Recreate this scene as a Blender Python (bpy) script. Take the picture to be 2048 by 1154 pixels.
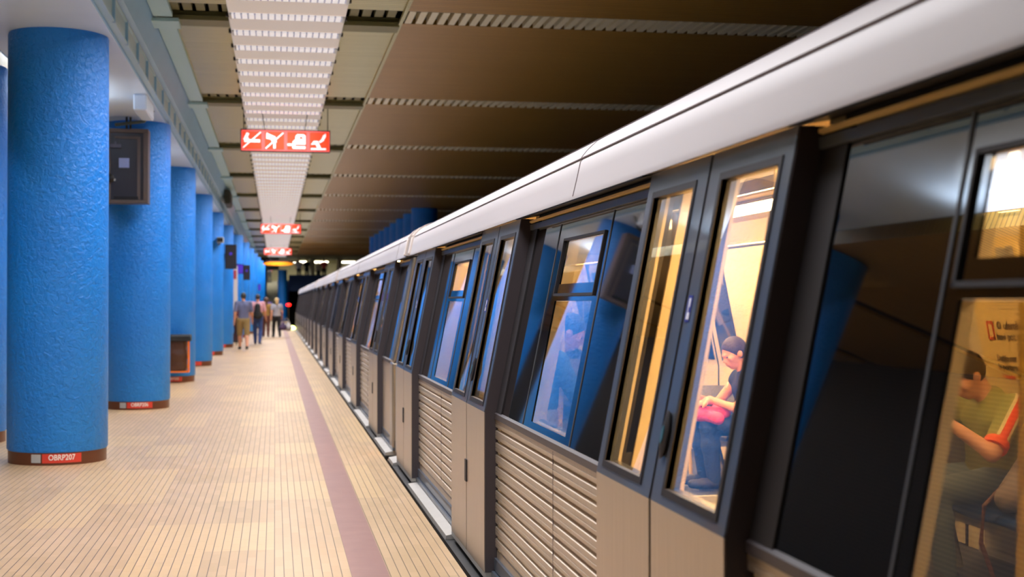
import bpy, bmesh, math, random
import numpy as np
from mathutils import Vector, Matrix
random.seed(7)
S = bpy.context.scene
COL = S.collection
for o in list(bpy.data.objects): bpy.data.objects.remove(o)

# ---------------------------------------------------------------- camera, world, exposure
YAW, PITCH, FPX = math.radians(9.957), math.radians(0.573), 2700.0
cam = bpy.data.cameras.new('camera'); camo = bpy.data.objects.new('camera', cam); COL.objects.link(camo)
cam.sensor_width = 36; cam.sensor_fit = 'HORIZONTAL'; cam.lens = 36*FPX/2048
cam.clip_start = .05; cam.clip_end = 400
camo.location = (0, 0, 1.5); camo.rotation_euler = (math.pi/2+PITCH, 0, -YAW)
cam.dof.use_dof = True; cam.dof.focus_distance = 7.3; cam.dof.aperture_fstop = 2.9
S.camera = camo
w = bpy.data.worlds.new('world'); S.world = w; w.use_nodes = True
w.node_tree.nodes['Background'].inputs[0].default_value = (.62, .74, 1, 1)
w.node_tree.nodes['Background'].inputs[1].default_value = .0
S.view_settings.view_transform = 'Standard'; S.view_settings.look = 'None'
S.view_settings.gamma = 1; S.view_settings.use_curve_mapping = False
S.view_settings.exposure = 0.12
LAMP = .42          # platform luminaires
INLAMP = 74.0         # lamps inside the train

def area(name, loc, sx, sy, power, color, rot=(0, 0, 0), spread=180):
    l = bpy.data.lights.new(name, 'AREA'); l.shape = 'RECTANGLE'; l.size = sx; l.size_y = sy
    l.energy = power; l.color = color; l.spread = math.radians(spread)
    o = bpy.data.objects.new(name, l); o.location = loc; o.rotation_euler = rot; COL.objects.link(o); return o
# unseen fill lights added above the platform's other half, behind the first column row
for yy in (6, 22, 38, 56, 80, 104):
    area('left_fill_run', (-2.9+.0, yy, 4.62), .16, 11, 150, (.80, .88, 1))
    area('far_left_fill_run', (-5.2, yy, 4.62), .16, 11, 150, (.9, .93, 1))
# cool unseen uplights added between the columns to brighten the beam soffits
for k in range(-1, 13):
    area('soffit_fill', (-2.45, 13.38+6.45*k+3.2, 3.72), .12, 1.5, 18, (.82, .9, 1), rot=(math.pi, 0, 0))
# louvred luminaires over the platform: the louvres cut the light off towards the horizon
for k in range(-2, 12):
    area('louvred_lamp_bay', (.125, 13.3+6.4*k+5.7, 4.50), 1.15, 6.0, 215, (.97, .96, 1), spread=148)
area('stair_fill', (-.4, 103, 5.0), 2.4, 8, 420, (1, .97, .9), spread=150)  # unseen fill lights added to brighten the far stairs
area('stair_fill', (-.6, 115.5, 5.0), 1.6, 4, 260, (1, .97, .86), spread=160)
# ---------------------------------------------------------------- helpers
def lin(c):
    return tuple(((x/255)/12.92 if x/255 <= .04045 else ((x/255+.055)/1.055)**2.4) for x in c[:3])+(1,)
def mat(name, rgb, rough=.5, metal=0, emit=None, es=0, spec=.5, noise=0, nscale=8, bump=0, bscale=40, coat=0):
    m = bpy.data.materials.new(name); m.use_nodes = True; nt = m.node_tree; b = nt.nodes['Principled BSDF']
    c = lin(rgb)
    b.inputs['Base Color'].default_value = c; b.inputs['Roughness'].default_value = rough
    b.inputs['Metallic'].default_value = metal; b.inputs['Specular IOR Level'].default_value = spec
    b.inputs['Coat Weight'].default_value = coat; b.inputs['Coat Roughness'].default_value = .03
    if emit: b.inputs['Emission Color'].default_value = lin(emit); b.inputs['Emission Strength'].default_value = es
    tc = None
    if noise or bump:
        tc = nt.nodes.new('ShaderNodeTexCoord')
    if noise:
        n = nt.nodes.new('ShaderNodeTexNoise'); n.inputs['Scale'].default_value = nscale; n.inputs['Detail'].default_value = 5
        nt.links.new(tc.outputs['Object'], n.inputs['Vector'])
        mx = nt.nodes.new('ShaderNodeMix'); mx.data_type = 'RGBA'
        mx.inputs['A'].default_value = tuple(v*(1-noise) for v in c[:3])+(1,)
        mx.inputs['B'].default_value = tuple(min(1, v*(1+noise)) for v in c[:3])+(1,)
        nt.links.new(n.outputs['Fac'], mx.inputs['Factor']); nt.links.new(mx.outputs['Result'], b.inputs['Base Color'])
    if bump:
        n = nt.nodes.new('ShaderNodeTexNoise'); n.inputs['Scale'].default_value = bscale; n.inputs['Detail'].default_value = 4
        nt.links.new(tc.outputs['Object'], n.inputs['Vector'])
        bp = nt.nodes.new('ShaderNodeBump'); bp.inputs['Strength'].default_value = bump; bp.inputs['Distance'].default_value = .02
        nt.links.new(n.outputs['Fac'], bp.inputs['Height']); nt.links.new(bp.outputs['Normal'], b.inputs['Normal'])
    return m
def node_mat(name):
    m = bpy.data.materials.new(name); m.use_nodes = True
    return m, m.node_tree, m.node_tree.nodes['Principled BSDF']
def math_n(nt, op, a, b=None, c=None):
    n = nt.nodes.new('ShaderNodeMath'); n.operation = op
    for i, v in enumerate((a, b, c)):
        if v is None: continue
        if isinstance(v, (int, float)): n.inputs[i].default_value = v
        else: nt.links.new(v, n.inputs[i])
    return n.outputs[0]
def sep(nt, out='Object'):
    tc = nt.nodes.new('ShaderNodeTexCoord'); s = nt.nodes.new('ShaderNodeSeparateXYZ')
    nt.links.new(tc.outputs[out], s.inputs[0]); return tc, s
def mixc(nt, fac, a, b):
    mx = nt.nodes.new('ShaderNodeMix'); mx.data_type = 'RGBA'
    for k, v in (('A', a), ('B', b)):
        if isinstance(v, tuple): mx.inputs[k].default_value = v
        else: nt.links.new(v, mx.inputs[k])
    if isinstance(fac, (int, float)): mx.inputs['Factor'].default_value = fac
    else: nt.links.new(fac, mx.inputs['Factor'])
    return mx.outputs['Result']

M = {}
M['white_paint'] = mat('white_paint', (214, 230, 248), .3, noise=.05, nscale=2)
M['beam_face'] = mat('beam_face', (146, 190, 224), .45, noise=.06, nscale=2)
M['beam_edge'] = mat('beam_edge', (172, 205, 205), .45)
M['brown_base'] = mat('brown_base', (92, 50, 30), .35, noise=.15)
M['red_plate'] = mat('red_plate', (205, 60, 45), .45)
M['white_ink'] = mat('white_ink', (235, 225, 215), .5)
M['grey_tag'] = mat('grey_tag', (170, 168, 165), .5)
M['olive'] = mat('olive', (112, 108, 66), .55, noise=.1)
M['fin'] = mat('fin', (214, 206, 176), .45, metal=.2)
M['black'] = mat('black', (14, 13, 14), .5)
M['dark'] = mat('dark', (26, 24, 26), .6)
M['rubber'] = mat('rubber', (34, 31, 34), .55)
M['door_paint'] = mat('door_paint', (76, 82, 92), .32, noise=.04, coat=.3)
M['door_edge'] = mat('door_edge', (62, 56, 60), .45)
M['cove'] = mat('cove', (186, 181, 183), .45, noise=.02, nscale=1)
M['seam'] = mat('seam', (90, 75, 75), .6)
M['black_glass'] = mat('black_glass', (10, 11, 13), .025, spec=.9, coat=1)
M['rail_grey'] = mat('rail_grey', (86, 92, 98), .35)
M['amber'] = mat('amber', (232, 200, 132), .4)
M['divider'] = mat('divider', (70, 72, 78), .5)
M['sill'] = mat('sill', (178, 174, 168), .4, metal=.4, noise=.1)
M['int_cream'] = mat('int_cream', (222, 205, 172), .42, noise=.03)
M['int_grey'] = mat('int_grey', (150, 145, 138), .5)
M['int_floor'] = mat('int_floor', (62, 66, 82), .6, noise=.15)
M['seat_blue'] = mat('seat_blue', (24, 62, 130), .35)
M['steel'] = mat('steel', (190, 185, 175), .22, metal=1)
M['pole_yellow'] = mat('pole_yellow', (225, 190, 90), .3)
M['lampglass'] = mat('lampglass', (255, 225, 170), .5, emit=(255, 208, 140), es=INLAMP)
M['poster'] = mat('poster', (238, 205, 130), .5)
M['ink'] = mat('ink', (60, 40, 30), .6)
M['ink_red'] = mat('ink_red', (200, 60, 40), .6)
M['screen_frame'] = mat('screen_frame', (92, 80, 74), .45, noise=.1)
M['screen_dark'] = mat('screen_dark', (48, 46, 52), .35)
M['paper_blue'] = mat('paper_blue', (150, 165, 215), .6)
M['sign_body'] = mat('sign_body', (60, 25, 22), .5)
M['sign_red'] = mat('sign_red', (245, 62, 20), .4, emit=(255, 50, 10), es=.55)
M['sign_frame'] = mat('sign_frame', (238, 95, 90), .4, emit=(255, 75, 75), es=.3)
M['sign_white'] = mat('sign_white', (250, 235, 235), .4, emit=(255, 215, 215), es=.5)
M['sign_orange'] = mat('sign_orange', (240, 150, 10), .4, emit=(255, 130, 0), es=.45)
M['violet_screen'] = mat('violet_screen', (60, 40, 150), .3, emit=(90, 60, 230), es=.4)
M['red_lamp'] = mat('red_lamp', (255, 20, 20), .3, emit=(255, 10, 10), es=5)
M['yellow_lamp'] = mat('yellow_lamp', (255, 255, 150), .3, emit=(240, 255, 120), es=14)
M['pink_lamp'] = mat('pink_lamp', (255, 120, 190), .3, emit=(255, 90, 170), es=3)
M['navy'] = mat('navy', (10, 52, 100), .6)
M['stair'] = mat('stair', (125, 120, 105), .6, noise=.1)
M['mezz_wall'] = mat('mezz_wall', (188, 184, 158), .6, noise=.08)
M['mezz_fill_glow'] = mat('mezz_fill_glow', (255, 250, 230), .5, emit=(255, 245, 215), es=12)
M['teal_grey'] = mat('teal_grey', (72, 88, 98), .6)
M['orange_frame'] = mat('orange_frame', (232, 118, 40), .45)
M['bag_brown'] = mat('bag_brown', (74, 44, 28), .35, bump=.6, bscale=14)
M['bin_black'] = mat('bin_black', (26, 28, 30), .5)
M['track'] = mat('track', (30, 27, 25), .9, noise=.3, nscale=12)
M['fluoro_white'] = mat('housing_white', (214, 202, 194), .4)
M['housing_glow'] = mat('housing_glow', (222, 212, 204), .4, emit=(255, 238, 228), es=.26)  # faint glow put into the housing colour to lift its dark faces
M['loudspeaker'] = mat('loudspeaker', (50, 52, 42), .6)
M['camera_white'] = mat('camera_white', (200, 205, 205), .4)
M['sticker_blue'] = mat('sticker_blue', (40, 50, 150), .4)
M['sticker_white'] = mat('sticker_white', (225, 225, 240), .4)
M['red_box'] = mat('red_box', (170, 24, 18), .4)
M['stainless_post'] = mat('stainless_post', (168, 164, 158), .3, metal=.85)

def stainless():
    m, nt, b = node_mat('stainless_panel')
    tc, s = sep(nt)
    mp = nt.nodes.new('ShaderNodeMapping'); mp.inputs['Scale'].default_value = (3, 60, 1.5)
    nt.links.new(tc.outputs['Object'], mp.inputs[0])
    n = nt.nodes.new('ShaderNodeTexNoise'); n.inputs['Scale'].default_value = 1.5; n.inputs['Detail'].default_value = 4
    nt.links.new(mp.outputs[0], n.inputs[0])
    nt.links.new(mixc(nt, n.outputs['Fac'], lin((178, 164, 148)), lin((204, 190, 172))), b.inputs['Base Color'])
    b.inputs['Metallic'].default_value = .7; b.inputs['Roughness'].default_value = .36
    return m
M['stainless'] = stainless()

def stucco():
    m, nt, b = node_mat('blue_stucco')
    tc, s = sep(nt)
    n = nt.nodes.new('ShaderNodeTexNoise'); n.inputs['Scale'].default_value = 20; n.inputs['Detail'].default_value = 4; n.inputs['Roughness'].default_value = .6
    n.inputs['Distortion'].default_value = .8
    nt.links.new(tc.outputs['Object'], n.inputs[0])
    n2 = nt.nodes.new('ShaderNodeTexNoise'); n2.inputs['Scale'].default_value = 1.3; n2.inputs['Detail'].default_value = 3
    nt.links.new(tc.outputs['Object'], n2.inputs[0])
    nt.links.new(mixc(nt, n2.outputs['Fac'], lin((0, 116, 218)), lin((22, 144, 244))), b.inputs['Base Color'])
    b.inputs['Roughness'].default_value = .42; b.inputs['Specular IOR Level'].default_value = .55
    bp = nt.nodes.new('ShaderNodeBump'); bp.inputs['Strength'].default_value = .8; bp.inputs['Distance'].default_value = .03
    nt.links.new(n.outputs['Fac'], bp.inputs['Height']); nt.links.new(bp.outputs['Normal'], b.inputs['Normal'])
    return m
M['stucco'] = stucco()

def floor_mat():
    m, nt, b = node_mat('floor_tiles')
    tc, s = sep(nt)
    PX = .0523
    x = s.outputs[0]; y = s.outputs[1]
    cx = math_n(nt, 'FLOOR', math_n(nt, 'DIVIDE', x, PX))
    fx = math_n(nt, 'FRACT', math_n(nt, 'DIVIDE', x, PX))
    # long strips with staggered joints
    off = math_n(nt, 'FRACT', math_n(nt, 'MULTIPLY', cx, .37))
    yy = math_n(nt, 'ADD', math_n(nt, 'DIVIDE', y, .26), off)
    cy = math_n(nt, 'FLOOR', yy); fy = math_n(nt, 'FRACT', yy)
    lx = math_n(nt, 'LESS_THAN', math_n(nt, 'ABSOLUTE', math_n(nt, 'SUBTRACT', fx, .5)), .452)  # 1 on tile
    ly = math_n(nt, 'LESS_THAN', math_n(nt, 'ABSOLUTE', math_n(nt, 'SUBTRACT', fy, .5)), .488)
    cmb = nt.nodes.new('ShaderNodeCombineXYZ'); nt.links.new(cx, cmb.inputs[0]); nt.links.new(cy, cmb.inputs[1])
    wn = nt.nodes.new('ShaderNodeTexWhiteNoise'); wn.noise_dimensions = '2D'; nt.links.new(cmb.outputs[0], wn.inputs['Vector'])
    # larger laid fields
    c2 = nt.nodes.new('ShaderNodeCombineXYZ')
    nt.links.new(math_n(nt, 'FLOOR', math_n(nt, 'DIVIDE', x, PX*8)), c2.inputs[0]); nt.links.new(math_n(nt, 'FLOOR', math_n(nt, 'DIVIDE', y, 1.04)), c2.inputs[1])
    w2 = nt.nodes.new('ShaderNodeTexWhiteNoise'); w2.noise_dimensions = '2D'; nt.links.new(c2.outputs[0], w2.inputs['Vector'])
    n = nt.nodes.new('ShaderNodeTexNoise'); n.inputs['Scale'].default_value = .9; n.inputs['Detail'].default_value = 5
    nt.links.new(tc.outputs['Object'], n.inputs[0])
    t = math_n(nt, 'ADD', math_n(nt, 'MULTIPLY', wn.outputs[0], .45), math_n(nt, 'MULTIPLY', w2.outputs[0], .4))
    base = mixc(nt, t, lin((170, 143, 106)), lin((196, 165, 130)))
    base = mixc(nt, math_n(nt, 'MULTIPLY', math_n(nt, 'GREATER_THAN', w2.outputs[0], .78), .5), base, lin((198, 168, 120)))
    st = nt.nodes.new('ShaderNodeMapRange'); st.inputs['From Min'].default_value = .58; st.inputs['From Max'].default_value = .8
    nt.links.new(n.outputs['Fac'], st.inputs['Value'])
    base = mixc(nt, math_n(nt, 'MULTIPLY', st.outputs[0], .55), base, lin((160, 138, 108)))
    grout = lin((96, 80, 62))
    base = mixc(nt, ly, lin((178, 146, 108)), base)
    base = mixc(nt, lx, grout, base)
    # darker safety strip laid across the tiles
    ins = math_n(nt, 'MULTIPLY', math_n(nt, 'GREATER_THAN', x, .418), math_n(nt, 'LESS_THAN', x, .622))
    lines = math_n(nt, 'LESS_THAN', math_n(nt, 'FRACT', math_n(nt, 'DIVIDE', y, .05)), .1)
    n3 = nt.nodes.new('ShaderNodeTexNoise'); n3.inputs['Scale'].default_value = 5; nt.links.new(tc.outputs['Object'], n3.inputs[0])
    strip = mixc(nt, n3.outputs['Fac'], lin((126, 88, 84)), lin((150, 112, 104)))
    strip = mixc(nt, math_n(nt, 'MULTIPLY', lines, .5), strip, lin((160, 122, 108)))
    base = mixc(nt, ins, base, strip)
    nt.links.new(base, b.inputs['Base Color'])
    b.inputs['Roughness'].default_value = .36; b.inputs['Specular IOR Level'].default_value = .45
    bp = nt.nodes.new('ShaderNodeBump'); bp.inputs['Strength'].default_value = .25; bp.inputs['Distance'].default_value = .003
    hh = math_n(nt, 'ADD', lx, math_n(nt, 'MULTIPLY', wn.outputs[0], .5))
    nt.links.new(hh, bp.inputs['Height']); nt.links.new(bp.outputs['Normal'], b.inputs['Normal'])
    return m
M['floor'] = floor_mat()

def slats(name, a, b_, rough, metal, pitch=.085, strength=.6):
    m, nt, b = node_mat(name)
    tc, s = sep(nt)
    f = math_n(nt, 'FRACT', math_n(nt, 'DIVIDE', s.outputs[1], pitch))
    tri = math_n(nt, 'ABSOLUTE', math_n(nt, 'SUBTRACT', f, .5))
    g = math_n(nt, 'GREATER_THAN', tri, .36)
    mp = nt.nodes.new('ShaderNodeMapping'); mp.inputs['Scale'].default_value = (.25, 9, 1)
    nt.links.new(tc.outputs['Object'], mp.inputs[0])
    n = nt.nodes.new('ShaderNodeTexNoise'); n.inputs['Scale'].default_value = 1; n.inputs['Detail'].default_value = 5
    nt.links.new(mp.outputs[0], n.inputs[0])
    c = mixc(nt, n.outputs['Fac'], lin(a), lin(b_))
    c = mixc(nt, math_n(nt, 'MULTIPLY', g, .75), c, tuple(v*.3 for v in lin(a)[:3])+(1,))
    nt.links.new(c, b.inputs['Base Color'])
    b.inputs['Roughness'].default_value = rough; b.inputs['Metallic'].default_value = metal
    bp = nt.nodes.new('ShaderNodeBump'); bp.inputs['Strength'].default_value = strength; bp.inputs['Distance'].default_value = .008
    nt.links.new(tri, bp.inputs['Height']); bp.invert = True; nt.links.new(bp.outputs['Normal'], b.inputs['Normal'])
    return m
M['slat_beige'] = slats('slat_beige', (166, 160, 98), (204, 197, 134), .36, .3)
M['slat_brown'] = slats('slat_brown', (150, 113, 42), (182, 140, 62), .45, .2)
M['dark_ribs'] = slats('dark_ribs', (58, 56, 56), (78, 76, 74), .5, 0, .3, .4)

def ribwall():
    m, nt, b = node_mat('ribbed_wall')
    tc, s = sep(nt)
    f = math_n(nt, 'FRACT', math_n(nt, 'DIVIDE', s.outputs[2], .085))
    g = math_n(nt, 'GREATER_THAN', f, .55)
    nt.links.new(mixc(nt, g, lin((52, 51, 54)), lin((64, 61, 60))), b.inputs['Base Color']); b.inputs['Roughness'].default_value = .6
    return m
M['ribwall'] = ribwall()

def louver():
    m, nt, b = node_mat('lamp_louvre')
    tc, s = sep(nt)
    f = math_n(nt, 'FRACT', math_n(nt, 'DIVIDE', s.outputs[0], .07))
    g = math_n(nt, 'GREATER_THAN', f, .3)
    nt.links.new(mixc(nt, g, lin((140, 148, 185)), lin((226, 230, 245))), b.inputs['Base Color'])
    b.inputs['Emission Color'].default_value = (1, .95, .93, 1)
    nt.links.new(math_n(nt, 'MULTIPLY', math_n(nt, 'ADD', math_n(nt, 'MULTIPLY', g, .45), .5), LAMP), b.inputs['Emission Strength'])
    return m
M['louver'] = louver()

def glass(name, tint=(.86, .86, .84, 1), k=2.3):
    m = bpy.data.materials.new(name); m.use_nodes = True; nt = m.node_tree
    for n in list(nt.nodes): nt.nodes.remove(n)
    out = nt.nodes.new('ShaderNodeOutputMaterial'); tr = nt.nodes.new('ShaderNodeBsdfTransparent'); gl = nt.nodes.new('ShaderNodeBsdfGlossy')
    tr.inputs[0].default_value = tint; gl.inputs['Roughness'].default_value = .008; gl.inputs[0].default_value = (.97, .98, 1, 1)
    fr = nt.nodes.new('ShaderNodeFresnel'); fr.inputs[0].default_value = 1.52
    mx = nt.nodes.new('ShaderNodeMixShader')
    f = math_n(nt, 'MINIMUM', math_n(nt, 'MULTIPLY', fr.outputs[0], k), .9)
    nt.links.new(f, mx.inputs[0]); nt.links.new(tr.outputs[0], mx.inputs[1]); nt.links.new(gl.outputs[0], mx.inputs[2]); nt.links.new(mx.outputs[0], out.inputs[0])
    return m
M['glass'] = glass('door_glass'); M['pane_glass'] = glass('pane_glass', (.97, .97, .95, 1), 1.5)

class MB:
    def __init__(s): s.v = []; s.f = []
    def add(s, vs, fs):
        o = len(s.v); s.v += [tuple(v) for v in vs]; s.f += [tuple(i+o for i in f) for f in fs]; return s
    def box(s, x0, x1, y0, y1, z0, z1):
        return s.add([(x0, y0, z0), (x1, y0, z0), (x1, y1, z0), (x0, y1, z0), (x0, y0, z1), (x1, y0, z1), (x1, y1, z1), (x0, y1, z1)],
                     [(0, 3, 2, 1), (4, 5, 6, 7), (0, 1, 5, 4), (1, 2, 6, 5), (2, 3, 7, 6), (3, 0, 4, 7)])
    def hexa(s, p):
        return s.add(p, [(0, 3, 2, 1), (4, 5, 6, 7), (0, 1, 5, 4), (1, 2, 6, 5), (2, 3, 7, 6), (3, 0, 4, 7)])
    def slab(s, X, y0, y1, z0, z1, t, kinks=()):     # sheet following a side profile X(z)
        zs = [z0]+[k for k in kinks if z0 < k < z1]+[z1]
        for a, b in zip(zs, zs[1:]):
            s.hexa([(X(a), y0, a), (X(a)+t, y0, a), (X(a)+t, y1, a), (X(a), y1, a), (X(b), y0, b), (X(b)+t, y0, b), (X(b)+t, y1, b), (X(b), y1, b)])
        return s
    def extrude_y(s, prof, y0, y1, closed=True):
        n = len(prof); vs = [(x, y0, z) for x, z in prof]+[(x, y1, z) for x, z in prof]
        fs = [(i, (i+1) % n, n+(i+1) % n, n+i) for i in range(n if closed else n-1)]
        if closed: fs += [tuple(range(n))[::-1], tuple(range(n, 2*n))]
        return s.add(vs, fs)
    def lathe(s, prof, cx, cy, n=48, cap=True):
        vs = []; fs = []
        for r, z in prof:
            for i in range(n):
                a = 2*math.pi*i/n; vs.append((cx+r*math.cos(a), cy+r*math.sin(a), z))
        for k in range(len(prof)-1):
            for i in range(n):
                j = (i+1) % n; fs.append((k*n+i, k*n+j, (k+1)*n+j, (k+1)*n+i))
        if cap: fs.append(tuple(range(n))[::-1]); fs.append(tuple((len(prof)-1)*n+i for i in range(n)))
        return s.add(vs, fs)
    def tube(s, pts, r, n=8):
        pts = [Vector(p) for p in pts]; vs = []; fs = []
        for k, p in enumerate(pts):
            d = (pts[min(k+1, len(pts)-1)]-pts[max(k-1, 0)]).normalized()
            a = d.cross(Vector((0, 0, 1)))
            if a.length < .01: a = d.cross(Vector((1, 0, 0)))
            a.normalize(); b = d.cross(a)
            rr = r[k] if isinstance(r, (list, tuple)) else r
            for i in range(n):
                t = 2*math.pi*i/n; vs.append(p+a*math.cos(t)*rr+b*math.sin(t)*rr)
        for k in range(len(pts)-1):
            for i in range(n):
                j = (i+1) % n; fs.append((k*n+i, k*n+j, (k+1)*n+j, (k+1)*n+i))
        fs.append(tuple(range(n))[::-1]); fs.append(tuple((len(pts)-1)*n+i for i in range(n)))
        return s.add(vs, fs)
ROOT = {}
def obj(name, mb, m, parent=None, at=None, smooth=False, bevel=0):
    vs = mb.v; me = bpy.data.meshes.new(name)
    if parent is not None: org = ROOT[parent.name]
    elif at is not None: org = Vector(at)
    else:
        a = np.array(vs); org = Vector(((a[:, 0].min()+a[:, 0].max())/2, (a[:, 1].min()+a[:, 1].max())/2, a[:, 2].min()))
    me.from_pydata([(x-org[0], y-org[1], z-org[2]) for x, y, z in vs], [], mb.f); me.update()
    if isinstance(m, str): m = M[m]
    me.materials.append(m)
    o = bpy.data.objects.new(name, me); COL.objects.link(o)
    bm = bmesh.new(); bm.from_mesh(me); bmesh.ops.recalc_face_normals(bm, faces=bm.faces); bm.to_mesh(me); bm.free()
    if smooth:
        for p in me.polygons: p.use_smooth = True
        try: me.set_sharp_from_angle(angle=math.radians(40))
        except Exception: pass
    if bevel:
        b = o.modifiers.new('bevel', 'BEVEL'); b.width = bevel; b.segments = 2; b.limit_method = 'ANGLE'
    if parent is not None: o.parent = parent
    else: o.location = org
    ROOT[o.name] = Vector(org)
    return o
def thing(name, label, cat, at, group=None):
    o = bpy.data.objects.new(name, None); o.empty_display_size = .2; COL.objects.link(o); o.location = at
    ROOT[o.name] = Vector(at); tag(o, label, cat, group); return o
def tag(o, label, cat, group=None):
    o['label'] = label; o['category'] = cat
    if group: o['group'] = group
    return o
def struct(name, mb, m, **k):
    o = obj(name, mb, m, **k); o['kind'] = 'structure'; return o
def copy_tree(o, parent=None):
    c = o.copy(); COL.objects.link(c)
    if parent: c.parent = parent
    ROOT[c.name] = ROOT[o.name]
    for ch in list(o.children): copy_tree(ch, c)
    return c
ORD = ['first', 'second', 'third', 'fourth', 'fifth', 'sixth', 'seventh', 'eighth', 'ninth', 'tenth', 'eleventh', 'twelfth', 'thirteenth', 'fourteenth', 'fifteenth', 'sixteenth']

def text_mb(body, size, place, bold=0):
    """place(u, v) -> world point; u to the right, v up, text centred"""
    cu = bpy.data.curves.new('t', 'FONT'); cu.body = body; cu.size = size; cu.align_x = 'CENTER'; cu.align_y = 'CENTER'; cu.offset = bold
    cu.resolution_u = 3
    o = bpy.data.objects.new('t', cu); COL.objects.link(o)
    bpy.context.view_layer.update()
    me = bpy.data.meshes.new_from_object(o.evaluated_get(bpy.context.evaluated_depsgraph_get()))
    mb = MB(); mb.add([place(v.co.x, v.co.y) for v in me.vertices], [tuple(p.vertices) for p in me.polygons])
    bpy.data.objects.remove(o); bpy.data.curves.remove(cu); bpy.data.meshes.remove(me)
    return mb

# ---------------------------------------------------------------- station shell
CZ, CB = 4.70, 4.04          # ceiling height, beam soffit height
mb = MB(); mb.box(-6.6, 1.036, -6, 106, -.12, 0); struct('floor', mb, 'floor', at=(0, 0, 0))
mb = MB(); mb.box(-6.5, .93, -6, 106, -1.25, -.12); struct('trim_1', mb, 'dark')
mb = MB(); mb.box(-12, 12, -8, 135, -1.35, -1.25); struct('floor_track', mb, 'track')
bands = [14.8-12.8+6.4*k for k in range(0, 14)]     # Y starts of the grille bands
edges = [-8.0]
mb_b = MB(); mb_n = MB(); prev = -8.0
for b0 in bands+[93.0]:
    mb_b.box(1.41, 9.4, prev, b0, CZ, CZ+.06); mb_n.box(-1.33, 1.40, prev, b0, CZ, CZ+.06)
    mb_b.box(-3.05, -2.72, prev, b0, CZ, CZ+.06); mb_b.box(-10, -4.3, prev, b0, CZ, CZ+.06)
    prev = b0+.68
struct('ceiling', mb_n, 'slat_beige', at=(0, 0, CZ))
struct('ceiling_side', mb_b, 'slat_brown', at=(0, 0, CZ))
mb = MB(); mb.box(-12, 12, -8, 95, CZ+.42, CZ+.5); struct('ceiling_slab', mb, 'dark')
fin = MB(); fin2 = MB(); bm_ = MB(); edge = MB()
for b0 in bands:
    x = 1.46
    while x < 9.3:
        fin.box(x, x+.075, b0+.02, b0+.66, CZ+.0, CZ+.16); x += .125
    x = -1.28
    while x < 1.38:
        fin2.box(x, x+.095, b0+.02, b0+.50, CZ+.03, CZ+.16); x += .14
    bm_.box(-1.30, 1.40, b0+.62, b0+.98, CZ-.05, CZ+.0)
    edge.box(-1.36, -1.06, b0+.55, b0+.98, CZ-.09, CZ-.05)
struct('trim_2', fin, 'fin'); struct('trim_3', bm_, 'olive'); struct('trim_11', fin2, 'olive')
mb = MB(); mb.box(1.385, 1.425, -8, 93, CZ-.035, CZ); struct('trim_4', mb, 'slat_beige')
prev = -8
for b0 in bands+[93.0]:
    edge.box(-1.325, -1.12, prev, b0+.5, CZ-.05, CZ); prev = b0+1.0
struct('trim_5', edge, 'beam_edge')
mb = MB(); mb.extrude_y([(-2.75, CB), (-1.52, CB), (-1.52, CB+.28), (-1.43, CB+.34), (-1.325, CZ), (-1.325, CZ+.4), (-2.75, CZ+.4)], -8, 100)
o = struct('beam', mb, 'beam_face')
mb = MB(); mb.box(-2.72, -1.53, -8, 100, CB-.012, CB); struct('trim_6', mb, 'white_paint')
mb = MB(); mb.extrude_y([(-4.3, CB), (-3.05, CB), (-3.05, CZ+.4), (-4.3, CZ+.4)], -8, 100); struct('beam', mb, 'slat_brown')
# cable tray along the beam's lower corner
t = thing('cable_tray', 'pale clipped cable tray running along the lower corner of the beam', 'cable tray', (-1.49, 40, CB+.02))
mb = MB(); mb.box(-1.52, -1.455, -6, 95, CB+.03, CB+.05); mb.box(-1.52, -1.455, -6, 95, CB+.25, CB+.27); mb.box(-1.519, -1.475, -6, 95, CB+.05, CB+.25)
obj('channel', mb, mat('tray', (176, 204, 216), .35), t)
mb = MB(); y = 4.0
while y < 60:
    mb.box(-1.475, -1.45, y, y+.05, CB+.03, CB+.27); y += 1.1
obj('clip', mb, 'beam_face', t)['kind'] = 'stuff'
mb = MB(); mb.box(-10, -9.9, -8, 125, -1.3, 5.2); struct('wall_left', mb, 'ribwall', at=(-10, 0, 0))
mb = MB(); mb.box(9.4, 9.5, -8, 125, -1.3, 5.2); struct('wall_right', mb, 'ribwall', at=(9.4, 0, 0))
mb = MB(); mb.box(-12, 12, -8.1, -8, -1.3, 5.2); struct('wall_front', mb, 'teal_grey')

# far end of the station: stairs, gallery over the tracks, tunnel mouth
mb = MB(); mb.box(-12, 12, 124.9, 125, -1.3, 6); struct('wall_back', mb, 'mezz_wall')
mb = MB(); mb.box(-12, 12, 93, 125, 5.1, 5.2); struct('ceiling_gallery', mb, 'olive')
mb = MB(); mb.box(1.12, 9.4, 112, 112.25, 2.4, 3.72); mb.box(-10, -2.4, 112, 112.25, 2.4, 3.72); struct('trim_7', mb, 'navy')
mb = MB(); mb.box(1.12, 9.4, 112.25, 124.9, 3.0, 3.3); mb.box(-10, -2.4, 112.25, 124.9, 3, 3.3); mb.box(-2.4, 1.12, 118.5, 124.9, 3, 3.3); struct('floor_gallery', mb, 'stair')
mb = MB(); mb.box(-10, 9.4, 92.6, 93.0, CZ-.02, 5.1); mb.box(-1.5, .3, 111.6, 112, 4.1, 5.1); struct('trim_8', mb, 'teal_grey')
mb = MB(); mb.box(1.12, 9.4, 120, 120.2, -1.3, 3.0); mb.box(-10, -2.4, 120, 120.2, -1.3, 3.0); struct('wall_tunnel', mb, 'black')
mb = MB(); N = 20
for i in range(N):
    mb.box(-1.6, .22, 106+i*.63, 118.7, i*.165, (i+1)*.165)
struct('stairs', mb, 'stair')
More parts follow.
